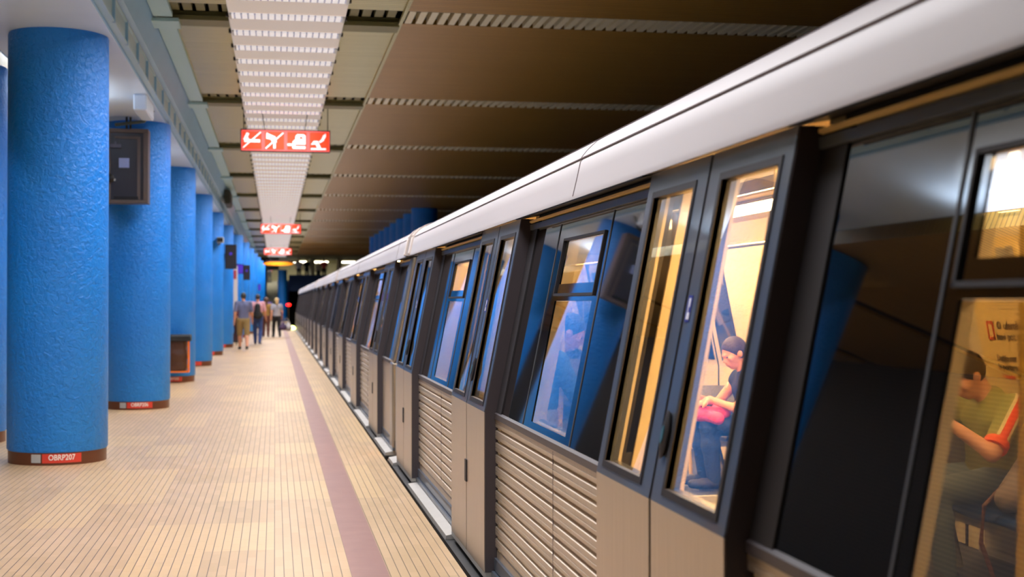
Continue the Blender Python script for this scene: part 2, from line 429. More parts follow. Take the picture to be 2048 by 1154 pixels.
mb = MB(); mb.box(-2.4, -1.6, 106, 118.7, 0, 3.3); struct('trim_9', mb, 'dark')
mb = MB(); mb.box(.22, 1.12, 112.9, 118.7, -.1, 3.3); struct('trim_10', mb, 'navy')
for i, (x, yy) in enumerate(((-.6, 121.5), (4, 121), (6.5, 121), (2.2, 121))):  # glowing panels added to light the far gallery
    o = tag(obj('ceiling_light', MB().box(x-.6, x+.6, yy-.6, yy+.6, 5.0, 5.08), 'mezz_fill_glow'), 'bright panel added on the ceiling to light the far gallery', 'ceiling light', 'added gallery glow panels')
for i, (x, n) in enumerate(((3.05, 'third'), (5.3, 'fourth'))):
    mb = MB(); mb.lathe([(.22, 3.3), (.22, 5.1)], x, 114, 20)
    tag(obj('gallery_pillar', mb, mat('pale_pillar', (205, 200, 175), .6)), ['pale pillar in the left part of the far gallery', 'pale pillar in the right part of the far gallery near the train roof'][i], 'pillar')
# grabbed light marks at the far end
tag(obj('signal_lamp', MB().lathe([(.0, 1.26), (.11, 1.28), (.14, 1.34), (.11, 1.4), (0, 1.42)], .74, 76, 16, False), 'red_lamp', smooth=True), 'glowing red signal lamp beside the dark tunnel mouth', 'signal lamp')
t = thing('signal_post', 'thin dark post that carries the red signal lamp', 'post', (.74, 76.2, 0)); obj('pole', MB().tube([(.74, 76.2, 0), (.74, 76.2, 1.45)], .025), 'dark', t)
obj('base', MB().lathe([(.1, 0), (.1, .04)], .74, 76.2, 12), 'dark', t)
tag(obj('marker_lamp', MB().lathe([(0, 0), (.15, .01), (.18, .08), (.12, .16), (0, .2)], .93, 75, 16, False), 'yellow_lamp', smooth=True), 'bright yellowish lamp on the platform edge at the end of the train', 'lamp')

# ---------------------------------------------------------------- columns
def arc_patch(cx, cy, r, a0, a1, z0, z1, n=14, t=.004):
    mb = MB(); vs = []; fs = []
    for i in range(n+1):
        a = a0+(a1-a0)*i/n
        for rr in (r, r+t):
            for z in (z0, z1): vs.append((cx+rr*math.cos(a), cy+rr*math.sin(a), z))
    for i in range(n):
        k = i*4; l = k+4
        fs += [(k+2, k+3, l+3, l+2), (k, k+1, l+1, l), (k+1, k+3, l+3, l+1), (k, l, l+2, k+2)]
    return mb.add(vs, fs)
colx = [-2.061, -1.961, -1.977, -1.949, -1.931, -1.844, -1.683, -1.559, -1.468, -1.386, -1.3, -1.216, -1.141, -1.048]
extra = ['nearest and largest, with the plate OBRP207 on its brown foot', 'standing right behind the nearest one, carrying the wide dark notice case', 'with the brown rubbish bin on its front', 'just behind the one with the rubbish bin', 'carrying a small white camera', 'whose upper part carries no case, sixth from the camera']
R0 = .457
def column(cx, cy, label, code, top=CB, group='blue columns along the platform', detail=True):
    t = thing('column', label, 'column', (cx, cy, 0), group)
    obj('shaft', MB().lathe([(R0-.012, .115), (R0, .13), (R0, top-.03), (R0-.006, top-.012)], cx, cy, 64), 'stucco', t, smooth=True)
    obj('foot', MB().lathe([(R0-.012, 0), (R0-.012, .117)], cx, cy, 64), 'brown_base', t, smooth=True)
    if detail:
        r = R0-.012; base = math.atan2(-cy, -cx)
        # angles seen from the camera; left on the picture is smaller angle
        c = base-.14
        obj('number_plate', arc_patch(cx, cy, r, c-.17, c+.62, .022, .105), 'red_plate', t)
        obj('tag_square', arc_patch(cx, cy, r, c-.40, c-.20, .025, .102), 'grey_tag', t)
        mid = c+.22
        pl = lambda u, v: (cx+(r+.0065)*math.cos(mid+.82*u/r), cy+(r+.0065)*math.sin(mid+.82*u/r), .07+v)
        if code: obj('lettering', text_mb(code, .072, pl, .0012), 'white_ink', t)
    return t
colY = []
for k in range(14):
    cy = 13.38+6.45*k; cx = colx[k]+.033; colY.append((cx, cy))
    lab = 'blue stucco column '+(extra[k] if k < 6 else '%s in the row from the camera' % ORD[k])
    column(cx, cy, lab, {0: 'OBRP207', 1: 'OBRP206', 2: 'OBRP205'}.get(k), detail=k < 9)
for k in range(1):
    column(-3.34+.03, 15.3, 'blue column of the far row, cut off by the left edge of the picture', None, detail=False)
for k, yy in enumerate([2.0+.0]):
    pass
for k in range(8):
    y = 46+2.95*k; cx = 5.03
    mb = MB().lathe([(.45, -1.25), (.45, CZ-.005)], cx, y, 40)
    o = tag(obj('track_column', mb, 'stucco', smooth=True), 'blue round column beyond the train roof, %s from the right' % ORD[k], 'column', 'columns beyond the tracks')
mb = MB().lathe([(.36, 0), (.36, 4.1)], .6, 111.3, 40)
tag(obj('end_column', mb, 'stucco', smooth=True), 'slim blue column beside the far stairs and the tunnel mouth', 'column')

# things on the columns
def screen(cx, y, x0, x1, z0, z1, label, kind):
    t = thing('notice_case' if kind else 'display_screen', label, 'notice case' if kind else 'screen', ((x0+x1)/2, y, z0))
    d = .30
    obj('case', MB().box(x0, x1, y+.03, y+d, z0, z1), 'screen_frame' if kind else 'dark', t, bevel=.01)
    if kind:
        f = MB(); w_ = .055
        f.box(x0, x1, y, y+.03, z1-w_, z1); f.box(x0, x1, y, y+.03, z0, z0+w_*.8); f.box(x1-w_*1.2, x1, y, y+.03, z0+w_*.8, z1-w_); f.box(x0, x0+w_, y, y+.03, z0+w_*.8, z1-w_)
        obj('outer_frame', f, 'screen_frame', t, bevel=.006)
        f = MB(); a = .105
        f.box(x0+a, x1-a, y+.005, y+.03, z1-a-.03, z1-a); f.box(x1-a-.04, x1-a, y+.005, y+.03, z0+.05, z1-a-.03)
        obj('inner_frame', f, 'screen_frame', t)
        obj('dark_panel', MB().box(x0+.055, x1-.066, y+.02, y+.031, z0+.04, z1-.06), 'screen_dark', t)
        obj('closing_bar', MB().box(x1-.62, x1-.36, y-.03, y+.018, z1-.26, z1-.215).box(x1-.44, x1-.42, y-.02, y, z1-.215, z1-.18), mat('bar_grey', (92, 92, 110), .4), t)
        obj('paper_notice', MB().box(x1-.385, x1-.25, y+.008, y+.016, z1-.53, z1-.40), 'paper_blue', t)
        ring = MB(); ring.lathe([(.05, 0), (.06, .03), (.03, .05)], 0, 0, 20)
        ring.v = [(x1-.50+a, y-.0-c, z1-.68+b) for a, b, c in ring.v]
        obj('lock', ring, 'black', t, smooth=True)
        obj('padlock', MB().box(x1-.455, x1-.43, y-.02, y+.016, z1-.71, z1-.68), 'camera_white', t)
        obj('lower_shelf', MB().box(x0+.1, x1-.13, y, y+.018, z0+.05, z0+.09), 'black', t)
    else:
        obj('panel', MB().box(x0+.03, x1-.03, y+.015, y+.03, z0+.03, z1-.03), 'screen_dark', t)
        cxx = (x0+x1)/2; zz = z0+(z1-z0)*.62
        obj('emblem', MB().box(cxx-.04, cxx+.04, y+.005, y+.015, zz-.04, zz+.04), 'violet_screen', t)
    if not kind:
        ky = {44.5: 45.24, 57.3: 58.14, 76: 77.46}[y]; obj('bracket', MB().box(x0+.04, x0+.14, y+d, ky, z1-.3, z1-.2), 'dark', t)
    for xx in ((x0+.25, x1-.25) if kind else ()):
        obj('hanger', MB().tube([(xx, y+.15, z1-.01), (xx, y+.15, CB-.012)], .015), 'dark', t)
    return t
screen(0, 18.9, -2.25, -1.70, 2.84, 3.85, 'large dark framed notice case with a pale blue paper, in front of the second column', True)
screen(0, 44.5, -1.59, -1.23, 2.57, 3.36, 'dark hanging screen with a small violet mark, in front of the sixth column', False)
screen(0, 57.3, -1.30, -1.03, 2.42, 3.04, 'small dark hanging screen, second beyond the one with the violet mark', False)
screen(0, 76, -1.30, -.98, 2.12, 2.73, 'farthest dark hanging screen near the stairs', False)
for (x0, x1, y, z0, z1, l) in ((-1.41, -1.15, 51, 2.54, 2.91, 'violet lit display between the two larger hanging screens'), (-.93, -.78, 76.2, 2.12, 2.5, 'violet lit display beside the farthest hanging screen')):
    t = thing('violet_display', l, 'display', ((x0+x1)/2, y, z0)); obj('case', MB().box(x0, x1, y+.02, y+.1, z0, z1), 'dark', t); obj('bracket', MB().box(x0+.0, x0+.06, y+.1, 51.70, z0+.1, z0+.16) if y < 60 else MB().box(-1.0, x0, y+.03, y+.08, z0+.2, z0+.25), 'dark', t); obj('lit_face', MB().box(x0+.02, x1-.02, y, y+.02, z0+.02, z1-.02), 'violet_screen', t)
# rod and box on the soffit
tag(obj('junction_box', MB().box(-1.70, -1.54, 16.9, 17.9, 3.83, CB-.012), 'white_paint', bevel=.02), 'white box fixed under the beam between the first two columns', 'box')
tag(obj('pipe', MB().tube([(-2.1, 18.6, 3.86), (-1.72, 18.5, 3.9), (-1.57, 18.4, 4.06)], .022, 10), mat('pipe_green', (40, 52, 44), .4), smooth=True), 'dark green pipe bending up to the beam above the notice case', 'pipe')
# rubbish bin
t = thing('rubbish_bin', 'rubbish bin with orange frame and brown bag on the third column', 'rubbish bin', (-1.75, 25.62, .2))
f = MB(); X0, X1, Z0, Z1, YB = -1.965, -1.56, .2, .88, 25.5
for a in ((X0, X0+.022, Z0, Z1-.1), (X1-.022, X1, Z0, Z1-.1), (X0, X1, Z0, Z0+.025)):
    f.box(a[0], a[1], YB, YB+.03, a[2], a[3]); f.box(a[0], a[1], YB+.3, YB+.33, a[2], a[3])
f.box(X0, X0+.02, YB, YB+.33, Z0, Z0+.02).box(X1-.02, X1, YB, YB+.33, Z0, Z0+.02)
obj('frame', f, 'orange_frame', t, bevel=.004)
bag = MB(); vs = []; n = 20; K = 8
for k in range(K+1):
    z = Z0+.03+(Z1-.1-Z0-.03)*k/K; q = .8+.2*math.sin(k*1.9)*.35+.12*math.sin(math.pi*k/K)
    for i in range(n):
        a = 2*math.pi*i/n; sx = abs(math.cos(a))**.5*math.copysign(1, math.cos(a)); sy = abs(math.sin(a))**.5*math.copysign(1, math.sin(a))
        rr = q+.05*math.sin(5*a+k)
        vs.append(((X0+X1)/2+sx*rr*.185, YB+.165+sy*rr*.15, z))
fs = [(k*n+i, k*n+(i+1) % n, (k+1)*n+(i+1) % n, (k+1)*n+i) for k in range(K) for i in range(n)]
fs += [tuple(range(n))[::-1]]; bag.add(vs, fs)
obj('bag', bag, 'bag_brown', t, smooth=True)
rim = MB(); rim.box(X0-.01, X1+.035, YB-.02, YB+.35, Z1-.1, Z1-.02); rim.hexa([(X0-.015, YB-.03, Z1-.02), (X1+.04, YB-.03, Z1-.02), (X1+.04, YB+.36, Z1-.02), (X0-.015, YB+.36, Z1-.02), (X0+.01, YB, Z1+.02), (X1+.02, YB, Z1+.02), (X1+.02, YB+.33, Z1+.02), (X0+.01, YB+.33, Z1+.02)])
obj('rim', rim, 'bin_black', t, bevel=.008)
obj('bracket', MB().box(-1.85, -1.68, YB+.34, 25.9, .4, .6), 'bin_black', t)
# white camera on the fifth column, loudspeaker on beam
t = thing('security_camera', 'small white camera on the fifth blue column', 'camera', (-1.5, 38.6, 3.1))
obj('body', MB().box(-1.60, -1.42, 38.45, 38.85, 3.16, 3.31), 'camera_white', t, bevel=.015); obj('lens_hood', MB().box(-1.59, -1.43, 38.40, 38.47, 3.17, 3.29), 'dark', t)
obj('arm', MB().tube([(-1.51, 38.75, 3.16), (-1.62, 38.95, 3.08), (-1.72, 39.0, 3.08)], .02), 'olive', t)
t = thing('loudspeaker', 'dark loudspeaker fixed to the face of the beam', 'loudspeaker', (-1.36, 39, 4.15))
obj('cabinet', MB().box(-1.37, -1.22, 37.6, 39.4, 4.18, 4.58), 'loudspeaker', t, bevel=.03); obj('grille', MB().box(-1.22, -1.205, 37.7, 39.3, 4.22, 4.54), 'dark', t)
# wall display strip on far-left column, red holder
t = thing('dotted_display', 'narrow vertical display with white dots on the far left column', 'display', (-3.06, 14.86, 2.2))
obj('case', MB().box(-3.14, -3.04, 14.80, 14.9, 2.0, 3.7), mat('case_blue', (26, 44, 74), .4), t)
dots = MB()
for i in range(8): dots.box(-3.10, -3.07, 14.785, 14.80, 2.92+i*.085, 2.96+i*.085)
obj('dot_matrix', dots, mat('dots', (235, 235, 240), .5, emit=(240, 240, 255), es=1.0), t)
obj('red_light', MB().lathe([(0, 2.63), (.03, 2.64), (.035, 2.67), (.03, 2.7), (0, 2.71)], -3.08, 14.78, 12, False), mat('small_red', (255, 90, 60), .4, emit=(255, 70, 40), es=4), t)
tag(obj('red_holder', MB().box(-3.2, -2.99, 14.75, 14.95, .38, .52), 'red_box', bevel=.01), 'small red box low on the far left column', 'box')
# kiosk poster between columns
t = thing('poster_stand', 'white and red lit poster standing behind the sixth column', 'poster', (-1.36, 47.8, 0))
obj('panel', MB().box(-1.46, -1.28, 47.75, 47.85, 1.2, 2.75), mat('poster_white', (225, 215, 210), .5), t)
obj('legs', MB().box(-1.45, -1.42, 47.77, 47.83, 0, 1.2).box(-1.33, -1.30, 47.77, 47.83, 0, 1.2), 'dark', t)
obj('red_field', MB().box(-1.43, -1.32, 47.74, 47.75, 2.3, 2.6), mat('poster_red', (190, 60, 60), .5), t)

# ---------------------------------------------------------------- luminaires
def fixture(y):
    cx = .125; h = .64
    t = thing('ceiling_light', '', 'ceiling light', (cx, y, CZ-.16), 'louvred lights in a row over the platform')
    mb = MB(); y0, y1 = y-.13, y+.20
    mb.hexa([(cx-h+.03, y0+.05, CZ-.17), (cx+h-.03, y0+.05, CZ-.17), (cx+h-.03, y1, CZ-.17), (cx-h+.03, y1, CZ-.17), (cx-h, y0, CZ-.03), (cx+h, y0, CZ-.03), (cx+h, y1+.02, CZ-.03), (cx-h, y1+.02, CZ-.03)])
    obj('housing', mb, 'housing_glow', t, bevel=.012)
    obj('louvre', MB().box(cx-h+.06, cx+h-.06, y0+.075, y1-.03, CZ-.185, CZ-.168), 'louver', t)
    obj('back_plate', MB().box(cx-h-.01, cx+h+.01, y0-.01, y1+.04, CZ-.05, CZ-.03) if 0 else MB().box(cx-h-.025, cx+h+.025, y0-.05, y0-.002, CZ-.045, CZ-.005), 'dark', t)
    obj('end_cap', MB().box(cx-h+.035, cx-h+.06, y0+.07, y1-.02, CZ-.19, CZ-.168), 'camera_white', t)
    obj('end_cap', MB().box(cx+h-.06, cx+h-.035, y0+.07, y1-.02, CZ-.19, CZ-.168), 'camera_white', t)
    return t
proto = None; cnt = 0
for bay in range(-4, 12):
    for k in range(7):
        y = 16.28+6.4*bay+.915*k
        if y > 92 or (y < -4): continue
        if proto is None: proto = fixture(y); o = proto; y00 = y
        else: o = copy_tree(proto); o.location = (proto.location.x, y, proto.location.z)
        if y > 13.8: cnt += 1
        if y < 13.8: o['label'] = 'white louvred ceiling light above the top edge of the picture'
        elif y < 22.5: o['label'] = 'white louvred ceiling light, %s from the picture top, before the near red sign' % ORD[min(cnt-1, 15)]
        elif y < 49: o['label'] = 'white louvred ceiling light between the near and the middle red sign'
        elif y < 70: o['label'] = 'blurred white ceiling light between the middle and the far red sign'
        else: o['label'] = 'blurred white ceiling light beyond the far red sign'
# black slots beneath housings (end of housings rest on ceiling)

# ---------------------------------------------------------------- red pictogram signs
def poly(pts):
    return pts
def sign(y, cx, label, w=1.44, z0=3.94, h=.36):
    t = thing('pictogram_sign', label, 'sign', (cx, y, z0), 'red hanging pictogram signs')
    x0 = cx-w/2; x1 = cx+w/2
    obj('case', MB().box(x0, x1, y, y+.14, z0, z0+h), 'sign_body', t, bevel=.008)
    obj('lit_frame', MB().box(x0+.015, x1-.012, y-.006, y, z0+.01, z0+h-.02), 'sign_frame', t)
    cw = w/4; f = MB(); g = MB()
    def P(i, pts):   # 0..1 cell coordinates
        vs = [(x0+cw*i+.03+(cw-.055)*u, y-.014, z0+.035+(h-.075)*v) for u, v in pts]
        g.add(vs, [tuple(range(len(vs)))])
    def L(i, a, b, r):
        a = Vector(a); b = Vector(b); d = (b-a).normalized(); n = Vector((-d.y, d.x))*r
        P(i, [tuple(a+n), tuple(b+n), tuple(b-n), tuple(a-n)])
    for i in range(4):
        f.box(x0+cw*i+.03, x0+cw*(i+1)-.025, y-.011, y-.006, z0+.035, z0+h-.04)
    L(0, (.04, .06), (.96, .96), .035); L(0, (.12, .46), (.92, .46), .085); L(0, (.12, .5), (.3, .9), .08); P(0, [(.08, .4), (.3, .4), (.34, .62), (.16, .7)])
    L(1, (.04, .04), (.96, .94), .035); P(1, [(.08, .95), (.25, .85), (.55, .72), (.62, .4), (.4, .38), (.3, .55), (.06, .6)]); L(1, (.5, .4), (.5, .05), .06)
    P(2, [(.4, .3), (.95, .3), (.95, .8), (.86, .88), (.5, .88), (.42, .75)]); P(2, [(.28, .05), (.95, .05), (.95, .2), (.28, .2)]); L(2, (0, .28), (.3, .28), .06); P(2, [(.25, .1), (.42, .1), (.42, .6), (.27, .45)])
    L(3, (.05, .06), (.85, .06), .05); P(3, [(.05, .3), (.2, .52), (.42, .52), (.6, .1), (.4, .1), (.3, .32)]); L(3, (.5, .45), (.72, .6), .06); P(3, [(.6, .6), (.7, .85), (.85, .95), (.84, .75), (.72, .55)])
    obj('picture_field', f, 'sign_red', t); obj('pictogram', g, 'sign_white', t)
    h_ = g
    c = MB(); 
    P2 = [(.62, .62), (.85, .62), (.7, .78)]
    obj('red_mark', MB().add([(x0+cw*2+.03+(cw-.055)*u, y-.0165, z0+.035+(h-.075)*v) for u, v in P2], [(0, 1, 2)]), 'sign_red', t)
    for xx in (x0+.05, x1-.04, cx-.33, cx+.31):
        obj('hanger', MB().tube([(xx, y+.07, z0+h-.01), (xx+(0 if abs(xx-cx) > .5 else -.06*math.copysign(1, xx-cx)*-1), y+.07, CZ-.0)], .007, 6), 'dark', t)
    return t
sign(22.2, .165, 'nearest and largest red sign with four white pictograms hanging below the ceiling')
sign(49, .2, 'middle one of the three red pictogram signs hanging below the ceiling')
sign(71, .14, 'farthest and smallest red pictogram sign, just above the orange one')
t = thing('orange_sign', 'flat glowing orange sign hanging far off below the ceiling', 'sign', (.2, 88, 3.78))
vs = []; n = 24
mb = MB()
pr = [(.95*math.copysign(abs(math.cos(a))**.7, math.cos(a)), .115*math.copysign(abs(math.sin(a))**.8, math.sin(a))) for a in [2*math.pi*i/n for i in range(n)]]
mb.add([(.2+u, 88, 3.96+v) for u, v in pr]+[(.2+u, 88.2, 3.96+v) for u, v in pr], [tuple(range(n)), tuple(range(n, 2*n))]+[(i, (i+1) % n, n+(i+1) % n, n+i) for i in range(n)])
obj('lit_face', mb, 'sign_orange', t)
obj('dark_top', MB().box(-.6, 1.5, 88.02, 88.22, 4.06, 4.16), 'sign_body', t)
obj('hanger', MB().box(-.3, -.27, 88.08, 88.12, 4.1, CZ).box(.7, .73, 88.08, 88.12, 4.1, CZ), 'dark', t)

# ---------------------------------------------------------------- train
XC = 2.70; KB, KD = .89, .897
XB = lambda z: 1.20+.2*max(0, z-KB)
XD = lambda z: 1.13+.194*max(0, z-KD)
XI = lambda z: XB(z)+.055
XF = lambda z: 2*XC-XI(z)                 # inner face of the far wall
def rects_with_hole(y0, y1, z0, z1, holes):
    """split rectangle around non-overlapping stacked holes (sharing no z range)"""
    out = []; z = z0
    for (a, b, c, d) in sorted(holes, key=lambda h: h[2]):
        if c > z: out.append((y0, y1, z, c))
        out.append((y0, a, c, d)); out.append((b, y1, c, d)); z = d
    if z < z1: out.append((y0, y1, z, z1))
    return out
DOORS = [-.70, 3.31, 7.32, 11.33]; DW = 1.385
Y0, Y1 = -2.3, 13.3
car = thing('metro_car', 'nearest grey metro car filling the right half, passengers showing through its windows', 'metro car', (XC, (Y0+Y1)/2, 0), 'cars of the metro train')
# roof cove
right = [(1.30, 1.967), (1.303, 1.98), (1.322, 2.06), (1.336, 2.123), (1.343, 2.130), (1.345, 2.136), (1.340, 2.141), (1.347, 2.150), (1.365, 2.172), (1.39, 2.197), (1.413, 2.217), (1.46, 2.243), (1.53, 2.268), (1.7, 2.31), (2.1, 2.36), (XC, 2.38)]
left = [(2*XC-x, z) for x, z in right[:-1]][::-1]
outer = right+left
inner = [(5.4-1.45, 1.99), (5.4-1.45, 2.12), (5.4-1.6, 2.2), (1.6, 2.2), (1.45, 2.12), (1.45, 1.99)]
prof = outer+[(5.4-1.30, 1.955)]+inner+[(1.30, 1.955)]
mb = MB(); n = len(prof)
vs = [(x, Y0, z) for x, z in prof]+[(x, Y1, z) for x, z in prof]
mb.add(vs, [(i, (i+1) % n, n+(i+1) % n, n+i) for i in range(n)])
# end caps as strips between outer and inner loops
mb.add([(x, Y1, z) for x, z in outer]+[(XC, Y1, 2.0)], [(i, i+1, len(outer)) for i in range(len(outer)-1)])
mb.add([(x, Y0, z) for x, z in outer]+[(XC, Y0, 2.0)], [(i, i+1, len(outer)) for i in range(len(outer)-1)])
roof = obj('roof', mb, 'cove', car, smooth=True)
def roofline(y, w_=.012, sl=.0):
    mb = MB(); pts = [(x-.0015 if i < 10 else x, z+.0015) for i, (x, z) in enumerate(right[:13])]
    for k, ((xa, za), (xb, zb)) in enumerate(zip(pts, pts[1:])):
        mb.hexa([(xa, y, za), (xa+.01, y, za), (xa+.01, y+w_, za), (xa, y+w_, za), (xb, y, zb), (xb+.01, y, zb), (xb+.01, y+w_, zb), (xb, y+w_, zb)])
    return mb
obj('panel_joint', roofline(5.84), 'seam', roof); obj('panel_joint', roofline(-1.2), 'seam', roof)
obj('roof_seam', MB().box(1.3405, 1.3455, Y0, Y1, 2.1355, 2.1405), 'seam', roof)
obj('roof_seam', MB().box(1.455, 1.46, Y0, Y1, 2.2425, 2.2455), 'seam', roof)
# bright rounded ring at the car end
for ya in (Y1-.14, Y0):
    mb = MB(); pts = [(x-.012, z+.012) for x, z in outer]
    mb.extrude_y(pts+[(x, z) for x, z in outer[::-1]], ya, ya+.14)
    obj('end_ring', mb, 'fluoro_white', roof, smooth=True)

secs = [(Y0+.02, DOORS[0])]+[(a+DW, b) for a, b in zip(DOORS, DOORS[1:])]+[(DOORS[-1]+DW, Y1-.02)]
for si, (a, b) in enumerate(secs):
    full = 0 < si < 4
    if full:
        
        c0, c1 = b-1.74, (b-.85 if si == 1 else b-.97)
        holes = [(c0, c1, .93, 1.505), (c0+.03, c1-.03, 1.585, 1.79)]
    else:
        holes = []
    # opaque dark glazed band
    mb = MB()
    for r in rects_with_hole(a, b, KB, 1.89, holes): mb.slab(XB, *r, .009)
    win = obj('window_band', mb, 'black_glass', car)
    for ya, yb in ((a, a+.15), (b-.17, b)): obj('lining_frame', MB().slab(lambda z: XB(z)-.006, ya, yb, KB, 1.955, .03), 'rubber', win)
    if full:
        mb = MB()
        for h in holes: mb.slab(lambda z: XB(z)+.004, *h, .003)
        g = obj('window_pane', MB().add([(XB(h[2+q])+.004, h[p], h[2+q]) for h in holes for p, q in ((0, 0), (1, 0), (1, 1), (0, 1))], [(4*i, 4*i+1, 4*i+2, 4*i+3) for i in range(len(holes))]), 'pane_glass', win)
        # hopper frame
        hp = lambda y, z, o=0: (XB(z)-.006-o, y, z)
        q = [(c0-.02, 1.535), (c1+.02, 1.535), (c1+.02, 1.80), (c0-.02, 1.80)]; fr = MB()
        for (ya, za), (yb, zb) in zip(q, q[1:]+q[:1]):
            y_a, y_b = sorted((ya, yb)); z_a, z_b = sorted((za, zb))
            fr.slab(lambda z: XB(z)-.009, y_a-.006, y_b+.006, z_a-.006, z_b+.006, .012)
        obj('hopper_frame', fr, 'rubber', win)
        for yy in (b-.775, b-1.84): obj('pane_joint', MB().slab(lambda z: XB(z)-.003, yy-.012, yy+.0, KB+.01, 1.885, .006), 'divider', win)
    # rails over the windows
    obj('top_rail', MB().extrude_y([(1.385, 1.895), (1.385, 1.925), (1.44, 1.935), (1.44, 1.89)], a+.01, b-.01), 'rail_grey', car)
    obj('door_track', MB().extrude_y([(1.380, 1.936), (1.380, 1.946), (1.392, 1.948), (1.392, 1.932)], a+.02, b-.02), 'amber', car)
    obj('cove_shade_strip', MB().box(1.302, 1.44, a+.02, b-.02, 1.962, 1.966) if 0 else MB().extrude_y([(1.303, 1.950), (1.44, 1.975), (1.44, 1.98), (1.303, 1.9545)], a+.01, b-.01), 'black', car)  # black strip standing in for the shade under the cove
    obj('recess', MB().box(1.42, 1.44, a, b, 1.88, 1.99), 'black', car)
    obj('window_sill', MB().extrude_y([(1.185, KB-.03), (1.185, KB), (1.21, KB+.012), (1.23, KB-.03)], a+.005, b-.005), 'door_edge', car)
    # corrugated stainless side
    pr = []; z = KB-.03; pitch = .0655
    if full:
        while z > .16:
            pr += [(1.192, z), (1.191, z-.022), (1.1945, z-.024), (1.191, z-.026), (1.192, z-.044), (1.213, z-.050), (1.213, z-.056)]; z -= pitch
        pr += [(1.20, z), (1.20, .10)]
        mb = MB(); mb.extrude_y(pr+[(1.24, .10), (1.24, KB-.03)], a, b)
        obj('corrugated_side', mb, 'stainless', car)
        obj('side_joint', MB().box(1.1905, 1.194, (a+b)/2-.25, (a+b)/2-.246, .2, KB-.04), 'seam', car)
    else:
        obj('end_side', MB().box(1.195, 1.24, a, b, .10, KB-.03), 'stainless', car)
        yy = b-.32 if si == 4 else a
        mb = MB(); mb.slab(lambda z: XB(z)-.035, yy, yy+.3, .02, 1.96, .12, (KB,))
        obj('corner_post', mb, 'stainless_post', car, bevel=.02)
    obj('lower_rail', MB().box(1.185, 1.26, a, b, .035, .10).box(1.17, 1.26, a, b, .0, .028), 'door_paint', car)
    obj('step_sill', MB().hexa([(1.095, a+.04, -.045), (1.25, a+.04, -.045), (1.25, b-.03, -.045), (1.095, b-.03, -.045), (1.10, a+.04, -.02), (1.25, a+.04, .004), (1.25, b-.03, .004), (1.10, b-.03, -.02)]), 'sill', car)
    obj('edge_strip', MB().box(1.062, 1.072, a-.9, b-.03, -.13, -.095), 'sill', car)
obj('underframe', MB().box(1.09, 4.31, Y0, Y1, -.6, -.046), 'black', car)
for yy in (Y0+1.2, Y0+3.3, Y1-3.3, Y1-1.2):
    wb = MB(); wb.lathe([(.40, 0), (.40, .12)], 0, 0, 24)
    for x in (1.75, 3.5):
        w2 = MB(); w2.v = [(x+c, yy+a, -.85+b) for a, b, c in wb.v]; w2.f = wb.f
        obj('wheel', w2, 'dark', car, smooth=True)

